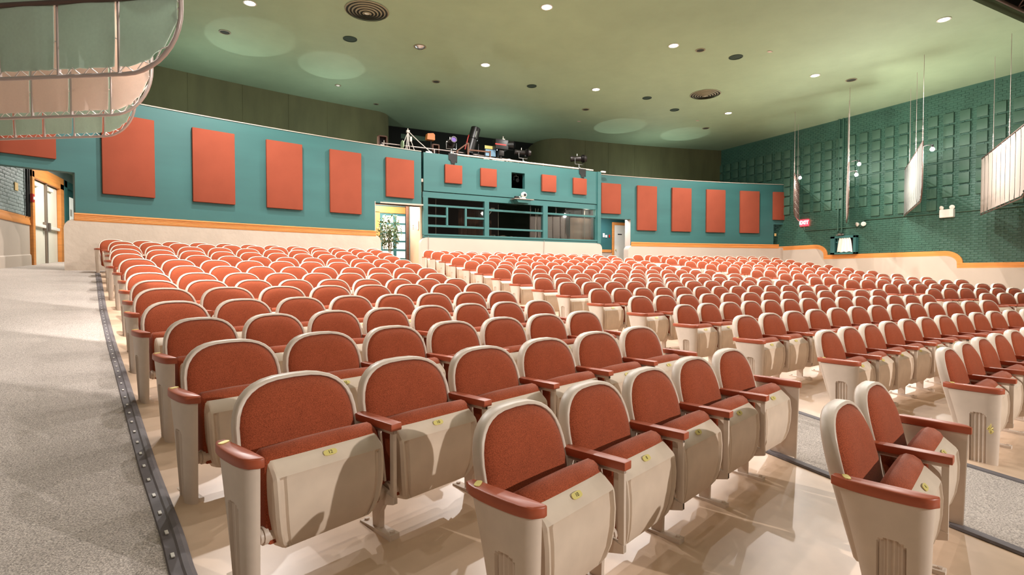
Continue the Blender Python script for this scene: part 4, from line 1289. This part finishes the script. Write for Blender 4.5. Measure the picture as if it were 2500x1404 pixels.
for u, off, z, w_, h, lab in ((-1.12, 1.0, GZ + .5, .3, .42, 'brown framed picture box at the far left of the gallery'), (.7, .95, GZ + .42, .26, .42, 'brown empty frame right of the amber cone lamp')):
    t = gthing('picture_box', lab, 'picture', u, off, z)
    mb = MB()
    for q in ((-w_ / 2, w_ / 2, -h / 2, -h / 2 + .04), (-w_ / 2, w_ / 2, h / 2 - .04, h / 2), (-w_ / 2, -w_ / 2 + .04, -h / 2, h / 2), (w_ / 2 - .04, w_ / 2, -h / 2, h / 2)):
        mb.cbox(q[0], q[1], -.1, .1, q[2], q[3], .004)
    mb.build('frame', 'wood_brown', t)
    mb = MB(); mb.box(-w_ / 2 + .03, w_ / 2 - .03, .08, .09, -h / 2 + .03, h / 2 - .03); mb.build('back_board', 'booth_dark', t)
    mb = MB(); mb.cbox(-w_ / 2, w_ / 2, -.1, .1, -h / 2 - (z - h / 2 - GZ), -h / 2, .004); mb.build('support', 'booth_dark', t)
    if u < 0:
        mb = MB(); mb.cbox(-.07, .02, -.02, .03, -.13, -.06, .006); mb.cyl((.06, 0, -.12), (.06, 0, .08), .02, n=8); mb.build('white_object', 'white_plastic', t, 40)
t = gthing('scoop_lamp', 'amber box lamp hanging on a stand at the left gallery', 'lamp', .45, .8, GZ)
mb = MB(); mb.prism([(-.12, .72), (.16, .72), (.16, .9), (.1, .95), (-.1, .92)], -.1, .1, 'y'); mb.build('shade', 'amber', t)
mb = MB(); mb.cyl((.05, 0, 0), (.05, 0, .72), .016, n=8); mb.cbox(-.02, .12, -.07, .07, 0, .03, .006); mb.build('stand', 'dark_metal', t, 50)
mb = MB(); mb.cbox(-.45, .45, 0, .04, 0, .16, .006)
o = mb.build('green_valance', 'grille_green'); o.location = inbooth(.05, 1.25, GZ + .78); o.rotation_euler = (0, 0, BANG); tag(o, 'dark green board behind the tripod on the gallery', 'board')
for u, lab in ((.0, 'small white card on the ledge at the left end of the booth'), (7.0, 'small white box on the ledge at the right end of the booth')):
    mb = MB(); mb.cbox(-.1, .1, -.03, .06, 0, .06, .006); o = mb.build('ledge_box', 'white_plastic'); o.location = inbooth(u + .15 if u < 1 else u + .3, .05, 3.95 if u < 1 else 3.973); tag(o, lab, 'box')
t = gthing('power_strip', 'coiled cables and power strip between the lanterns on the gallery', 'cables', 2.6, .2, GZ)
mb = MB(); mb.cbox(-.4, .4, -.03, .03, .12, .16, .006); mb.build('strip', 'white_plastic', t)
mb = MB()
for i in range(5):
    mb.tube([(.5 + .05 * i + .12 * math.cos(a), .06 * math.sin(a), .14 + .1 * math.sin(a * 1.3 + i)) for a in frange(0, 2 * PI, 12)], .01, 5)
mb.build('cable_coil', 'cord_white', t, 50)

# ---------------------------------------------------------------- theatre seats
SP = 0.535
def lean_y(v):
    return -(HB - v) * 0.255
def back_loop(ins, d, n=9, p=2.85):
    hw, vs, vt, vb = .252, .49, HB, .17
    pts = []
    hb = .214
    for t in (0, .35, .7):
        pts.append((-lerp(hb, hw, t ** .8) + ins, lerp(vb + ins, vs, t)))
    for i in range(2 * n + 1):
        a = PI - PI * i / (2 * n)
        ca, sa = math.cos(a), math.sin(a)
        u = math.copysign(abs(ca) ** (2 / p), ca) * (hw - ins)
        v = vs + (vt - ins - vs) * abs(sa) ** (2 / p)
        pts.append((u, v))
    for t in (.7, .35, 0):
        pts.append((lerp(hb, hw, t ** .8) - ins, lerp(vb + ins, vs, t)))
    return [(u, lean_y(v) + d - .22 * u * u, v) for u, v in pts]
def loft(mb, loops, cap0=False, cap1=False):
    n = len(loops[0])
    vs = [p for L in loops for p in L]
    fs = [(i * n + j, i * n + (j + 1) % n, (i + 1) * n + (j + 1) % n, (i + 1) * n + j) for i in range(len(loops) - 1) for j in range(n)]
    for flag, L, base in ((cap0, loops[0], 0), (cap1, loops[-1], (len(loops) - 1) * n)):
        if flag:
            c = tuple(sum(p[k] for p in L) / n for k in range(3))
            vs.append((c[0], c[1] + (flag if not isinstance(flag, bool) else 0), c[2]))
            fs += [(base + j, base + (j + 1) % n, len(vs) - 1) for j in range(n)]
    mb.add(vs, fs)
def mk_back_shell(n=9):
    mb = MB()
    loft(mb, [back_loop(.0175, -.002, n), back_loop(.016, -.026, n), back_loop(.013, -.03, n), back_loop(.003, -.03, n), back_loop(0, -.026, n), back_loop(0, .016, n), back_loop(.008, .026, n), back_loop(.03, .03, n)], False, True)
    return mb
def mk_back_pad(n=9):
    mb = MB()
    loft(mb, [back_loop(.0165, -.004, n), back_loop(.0185, -.024, n), back_loop(.032, -.042, n), back_loop(.06, -.056, n), back_loop(.1, -.064, n), back_loop(.15, -.068, n)], False, -.002)
    return mb
def mk_pan(lo=False):
    lv = [(.470, .212, -.26), (.472, .218, -.278), (.465, .221, -.297), (.424, .224, -.343), (.412, .224, -.351), (.398, .224, -.354), (.34, .223, -.36), (.27, .219, -.359), (.2, .209, -.35), (.15, .195, -.335), (.122, .178, -.316), (.112, .16, -.298)]
    us = [-1, -.96, -.92, -.89, -.83, -.8, -.4, 0, .4, .8, .83, .89, .92, .96, 1] if not lo else [-1, -.9, 0, .9, 1]
    rows = []
    for i, (z, hw, y) in enumerate(lv):
        r = []
        for u in us:
            d = 0
            if 5 <= i <= 9 and not lo:
                if .82 < abs(u) < .9:
                    d = .016
                elif abs(u) < .82:
                    d = .006
            if abs(u) == 1:
                d += .012
            zz = z
            r.append((u * hw, y + d, zz))
        rows.append(r)
    mb = MB()
    mb.grid(rows)
    h, w_ = len(rows), len(us)
    bd = [(0, j) for j in range(w_)] + [(i, w_ - 1) for i in range(1, h)] + [(h - 1, j) for j in range(w_ - 2, -1, -1)] + [(i, 0) for i in range(h - 2, 0, -1)]
    L0 = [rows[i][j] for i, j in bd]
    L1 = [(p[0] * 1.03, max(p[1] + .05, -.262), p[2] - .004) for p in L0]
    loft(mb, [L0, L1], False, True)
    return mb
def mk_seat_pad(lo=False):
    sec = [(-.302, .15), (-.3, .43), (-.295, .463), (-.28, .486), (-.255, .501), (-.228, .503), (-.205, .49), (-.19, .457), (-.186, .39), (-.195, .17)]
    loops = []
    for x, k, up in ((-.233, .88, -.016), (-.23, .96, -.006), (-.218, 1, 0), (-.08, 1, .005), (.08, 1, .005), (.218, 1, 0), (.23, .96, -.006), (.233, .88, -.016)):
        loops.append([(x, -.23 + (y + .23) * k, .3 + (z - .3) * k + (up if z > .4 else 0)) for y, z in sec])
    mb = MB()
    loft(mb, loops, True, True)
    return mb
def mk_standard():
    mb = MB()
    w_ = .0085
    mb.cbox(-w_, w_, -.375, -.348, .15, .482, .003)
    mb.cbox(-w_, w_, -.375, -.09, .462, .482, .003)
    mb.prism([(-.12, .47), (-.09, .47), (-.14, .2), (-.2, .17), (-.2, .2), (-.165, .23)], -w_, w_, 'x')
    mb.prism([(-.375, .18), (-.375, .15), (-.3, .13), (-.275, .09), (-.272, -.03), (-.218, -.03), (-.21, .12), (-.15, .19), (-.2, .22)], -w_ - .002, w_ + .002, 'x')
    mb.cbox(-.024, .024, -.37, -.13, -.03, .014, .003)
    mb.prism([(-.3, .235), (-.29, .24), (-.25, .46), (-.265, .46)], -w_ * .6, w_ * .6, 'x')
    for yy in (-.35, -.15):
        mb.cyl((.0, yy, .014), (.0, yy, .022), .011, n=8)
    return mb
def mk_arm():
    mb = MB()
    mb.cbox(-.026, .026, -.388, -.085, .482, .516, .005)
    return mb
def mk_hub(s):
    mb = MB()
    if 1:
        mb.cyl((s * .2, -.28, .185), (s * .252, -.28, .185), .03, n=14)
        mb.cyl((s * .225, -.28, .185), (s * .24, -.28, .185), .036, n=14)
    return mb
def bulge(s):
    return .053 * max(0.0, 1 - abs((s - .42) / (.42 if s < .42 else .62)) ** 2.6) ** .45 + .002
def mk_end_panel():
    """left-hand (outward -x) end panel, built at x = 0"""
    mb = MB()
    zs = [-.03, 0, .03, .06, .1, .15, .2, .25, .29, .315, .33, .34, .345, .36, .4, .45, .484]
    r0, r1 = -.308, -.222
    base = [0, .02, .05, .1, .16]
    rows = []
    for z in zs:
        k = max(0, z) / .484
        yf = lerp(-.372, -.384, k)
        yr = lerp(-.2, -.095, k ** 1.3)
        scl = lerp(.8, 1.0, k)
        yl = [lerp(yf, r0 - .006, b) for b in (0, .02, .06, .14, .28, .5, .8)] + [r0 - .004, r0, r0 + .004]
        for i in range(1, 21):
            yl.append(lerp(r0 + .004, r1 - .004, i / 20))
        yl += [r1, r1 + .004] + [lerp(r1 + .006, yr, b) if yr > r1 + .01 else lerp(r1 + .006, r1 + .03, b) for b in (.15, .4, .7, .9, 1)]
        yr = yl[-1]
        r = []
        for y in yl:
            s = (y - yf) / (yr - yf)
            o_ = bulge(s) * scl
            q = (y - (r0 + r1) / 2) / ((r1 - r0) / 2)
            arch = .345 - .02 * q * q
            if abs(q) < 1 and .045 - .05 < z < arch:
                fl = .006 * math.cos(4 * 2 * PI * (y - r0) / (r1 - r0))
                o_ -= .016 + fl
            r.append((-o_, y, z))
        rows.append([(0.0, yf + .004, z)] + r + [(0.0, yr - .002, z)])
    mb.grid(rows)
    n = len(rows[0])
    fs = [(i * n, (i + 1) * n, (i + 1) * n + n - 1, i * n + n - 1) for i in range(len(rows) - 1)]
    base_i = 0
    mb.add([p for r in rows for p in r], fs + [tuple(range(n)), tuple((len(rows) - 1) * n + j for j in range(n))])
    # lug plate on the floor
    mb.cbox(-.02, .03, -.36, -.1, -.03, .008, .003)
    return mb
def mk_end_arm():
    mb = MB()
    loops = []
    def outline(off):
        pts = []
        y0, y1 = -.398 - off, -.07 + off
        for s in frange(0, 1, 16):
            pts.append((-(bulge(s) + .006) - off, lerp(y0, y1, s)))
        pts.append((.0 + off * .5, y1 - .004))
        pts.append((.006 + off, lerp(y0, y1, .7)))
        pts.append((.01 + off, lerp(y0, y1, .3)))
        pts.append((.008 + off * .5, y0 + .002))
        return pts
    for off, z in ((-.002, .484), (0, .487), (0, .515), (-.0015, .519), (-.005, .521)):
        loops.append([(x, y, z + .004 * ((y + .4) / .33)) for x, y in outline(off)])
    loft(mb, loops, True, True)
    return mb
def mk_plate():
    mb = MB()
    n = 12
    pts = []
    for i in range(n):
        a = 2 * PI * i / n
        ca, sa = math.cos(a), math.sin(a)
        pts.append((.03 * math.copysign(abs(ca) ** .6, ca), .013 * math.copysign(abs(sa) ** .7, sa)))
    mb.prism(pts, 0, .003, 'z')
    return mb
def mirror(mb):
    m2 = MB()
    m2.v = [(-x, y, z) for x, y, z in mb.v]
    m2.f = [tuple(reversed(f)) for f in mb.f]
    m2.m = list(mb.m)
    return m2
ME = {
    'back_shell': mk_back_shell().mesh('back_shell', 'cream_enamel', 50), 'back_pad': mk_back_pad().mesh('back_pad', 'rust_fabric', 60),
    'seat_pan': mk_pan().mesh('seat_pan', 'cream_plastic', 35), 'seat_pad': mk_seat_pad().mesh('seat_pad', 'rust_fabric', 60),
    'standard': mk_standard().mesh('standard', 'cream_enamel', 35), 'armrest': mk_arm().mesh('armrest', 'cherry_wood', 35),
    'hinge_l': mk_hub(-1).mesh('hinge', 'cream_enamel', 35), 'hinge_r': mk_hub(1).mesh('hinge', 'cream_enamel', 35), 'end_panel_l': mk_end_panel().mesh('end_panel', 'cream_enamel', 30), 'end_panel_r': mirror(mk_end_panel()).mesh('end_panel', 'cream_enamel', 30),
    'end_arm_l': mk_end_arm().mesh('armrest', 'cherry_wood', 40), 'end_arm_r': mirror(mk_end_arm()).mesh('armrest', 'cherry_wood', 40),
    'number_plate': mk_plate().mesh('number_plate', 'brass', 30)}
# rows: block, index from the back -> (start angle, spacing, count)
ROWS = {
    'C': [(-0.13769, 0.5045), (-0.14157, 0.5501), (-0.14637, 0.5129), (-0.15059, 0.5506), (-0.15497, 0.5079), (-0.16031, 0.5508), (-0.16547, 0.5109), (-0.17046, 0.5499), (-0.17634, 0.5084), (-0.18252, 0.5518), (-0.18975, 0.5126), (-0.19472, 0.5455), (-0.20461, 0.5033), (-0.21417, 0.551), (-0.22466, 0.5167), (-0.23181, 0.5411)],
    'L': [(-0.35258, 0.5555), (-0.35281, 0.5169), (-0.35592, 0.5505), (-0.361, 0.5285), (-0.36523, 0.513), (-0.3674, 0.5368), (-0.37129, 0.5169), (-0.37654, 0.5405), (-0.38208, 0.5224), (-0.38756, 0.5696), (-0.39378, 0.5351), (-0.3981, 0.5072), (-0.40406, 0.5528), (-0.40769, 0.5883), (-0.38925, 0.5307), (-0.34209, 0.5862)],
    'R': [(0.08967, 0.5341), (0.09243, 0.501), (0.09398, 0.522), (0.09652, 0.505), (0.09841, 0.483), (0.10017, 0.508), (0.10111, 0.49), (0.10472, 0.5125), (0.10624, 0.492), (0.11078, 0.534), (0.11279, 0.503), (0.11335, 0.51), (0.11931, 0.545), (0.1235, .53), (.128, .53), (.133, .53)]}
COUNT = {'L': [12, 12, 11, 11, 11, 10, 10, 9, 9, 8, 8, 8, 7, 6, 5, 2], 'C': [14, 13] * 8, 'R': [12, 12, 11, 11, 11, 10, 10, 9, 9, 8, 8, 8, 7, 6, 5, 4]}
ORD = ['', 'first', 'second', 'third', 'fourth', 'fifth', 'sixth', 'seventh', 'eighth', 'ninth', 'tenth', 'eleventh', 'twelfth', 'thirteenth', 'fourteenth', 'fifteenth', 'sixteenth']
BLK = {'L': 'left', 'C': 'centre', 'R': 'right'}
CA, SA = math.cos(math.radians(26.3)), math.sin(math.radians(26.3))
seats = []
for b in 'LCR':
    for k in range(16):
        a0, s = ROWS[b][k]
        R = R0 - PITCH * k
        n = COUNT[b][k]
        for i in range(n):
            a = a0 + i * s / R
            x, y = CX + R * math.sin(a), CY + R * math.cos(a)
            xc, yc = x * CA - y * SA, x * SA + y * CA
            vis = yc > .3 and abs(xc / yc) < .99
            z = zrho(R - .22)
            seats.append(dict(b=b, k=k, i=i, n=n, x=x, y=y, z=z, a=a, s=s, d=math.hypot(xc, yc) if vis else 999))
seats.sort(key=lambda q: q['d'])
GROUP = 'rust tip-up seats in curved rows'
def put(name, me, parent, loc=(0, 0, 0), rot=None, scl=None):
    o = bpy.data.objects.new(name, me)
    C.objects.link(o)
    o.parent = parent
    o.location = loc
    if rot:
        o.rotation_euler = rot
    if scl:
        o.scale = scl
    return o
pitch_pl = math.atan2(.046, .038)
for idx, q in enumerate(seats[:300]):
    b, k, i, n = q['b'], q['k'], q['i'], q['n']
    lab = 'rust tip-up seat, %s block, %s row from front, %s seat from the left' % (BLK[b], ORD[16 - k], ORD[i + 1])
    t = thing('theatre_seat', lab, 'seat', (q['x'], q['y'], q['z']), -q['a'], GROUP)
    sx = q['s'] / SP
    t.scale = (sx, 1, 1)
    put('back_shell', ME['back_shell'], t)
    put('back_pad', ME['back_pad'], t)
    sp_ = put('seat_pan', ME['seat_pan'], t)
    put('seat_pad', ME['seat_pad'], t)
    near = q['d'] < 9
    if near:
        put('hinge', ME['hinge_l'], t)
        put('hinge', ME['hinge_r'], t)
        np_ = put('number_plate', ME['number_plate'], sp_, (0, -.322, .4465), (pitch_pl - .02, 0, 0), (1 / sx, 1, 1))
    if i == 0:
        put('end_panel', ME['end_panel_l'], t, (-SP / 2 - .014, 0, 0), None, (1 / sx, 1, 1))
        ar = put('armrest', ME['end_arm_l'], t, (-SP / 2 - .014, 0, 0), None, (1 / sx, 1, 1))
        if near:
            put('row_plate', ME['number_plate'], ar, (-.022, -.12, .5245), (0, 0, .5), (.8, .9, 1))
    else:
        put('standard', ME['standard'], t, (-SP / 2, 0, 0))
        put('armrest', ME['armrest'], t, (-SP / 2, 0, 0))
    if i == n - 1:
        put('end_panel', ME['end_panel_r'], t, (SP / 2 + .014, 0, 0), None, (1 / sx, 1, 1))
        put('armrest', ME['end_arm_r'], t, (SP / 2 + .014, 0, 0), None, (1 / sx, 1, 1))
    if b == 'L' and 12 <= k <= 15:
        num = text_mesh(str(2 * (n - i) if k < 15 else 2 * (n - i)), .02, 'ink', np_, 'seat_number', extrude=.0006)
        num.location = (0, 0, .0032)
    if b == 'C' and k == 15 and i == 0:
        cr = MB()
        for j in range(5):
            a = j * 2 * PI / 5
            cr.tube([(-.0, -.0, .0), (0, .016 * math.cos(a), .022 * math.sin(a)), (0, .01 * math.cos(a + .6), .03 * math.sin(a + .6))], [.005, .006, .002], 6)
        cr.tube([(0, .0, -.03), (0, .004, 0), (0, -.002, .04)], [.003, .006, .002], 6)
        put('gold_crest', cr.mesh('gold_crest', 'brass', 50), t, (-SP / 2 - .014 - .049, -.335, .24))['label'] = 'small gold crest'

# the seats farther back, as one mass
parts = [mk_back_shell(5), mk_back_pad(5), mk_pan(True), mk_seat_pad()]
slots = [0, 1, 2, 1]
arm_l = mk_arm(); std = MB(); std.cbox(-.012, .012, -.37, -.1, .1, .482, .003); std.cbox(-.02, .02, -.3, -.2, -.03, .1, .003)
endp = MB(); endp.prism([(-.37, -.03), (-.384, .484), (-.095, .484), (-.2, .1), (-.2, -.03)], -.05, .0, 'x')
sv, sf, sm = [], [], []
for q in seats[300:]:
    sx = q['s'] / SP
    M = Matrix.Translation((q['x'], q['y'], q['z'])) @ Matrix.Rotation(-q['a'], 4, 'Z') @ Matrix.Diagonal((sx, 1, 1, 1))
    use = list(zip(parts, slots, [0] * 4))
    use.append((arm_l, 3, -SP / 2))
    use.append((endp if q['i'] == 0 else std, 0, -SP / 2))
    if q['i'] == q['n'] - 1:
        use += [(arm_l, 3, SP / 2), (endp, 0, SP / 2 + .04)]
    for mb_, sl, dx in use:
        n0 = len(sv)
        sv += [tuple(M @ Vector((p[0] + dx, p[1], p[2]))) for p in mb_.v]
        sf += [tuple(j + n0 for j in f) for f in mb_.f]
        sm += [sl] * len(mb_.f)
bulk = MB()
bulk.v, bulk.f, bulk.m = sv, sf, sm
o = bulk.build('theatre_seats', ['cream_enamel', 'rust_fabric', 'cream_plastic', 'cherry_wood'], smooth=45)
tag(o, 'remaining rows of rust tip-up seats toward the back wall', 'seats', GROUP, 'stuff')
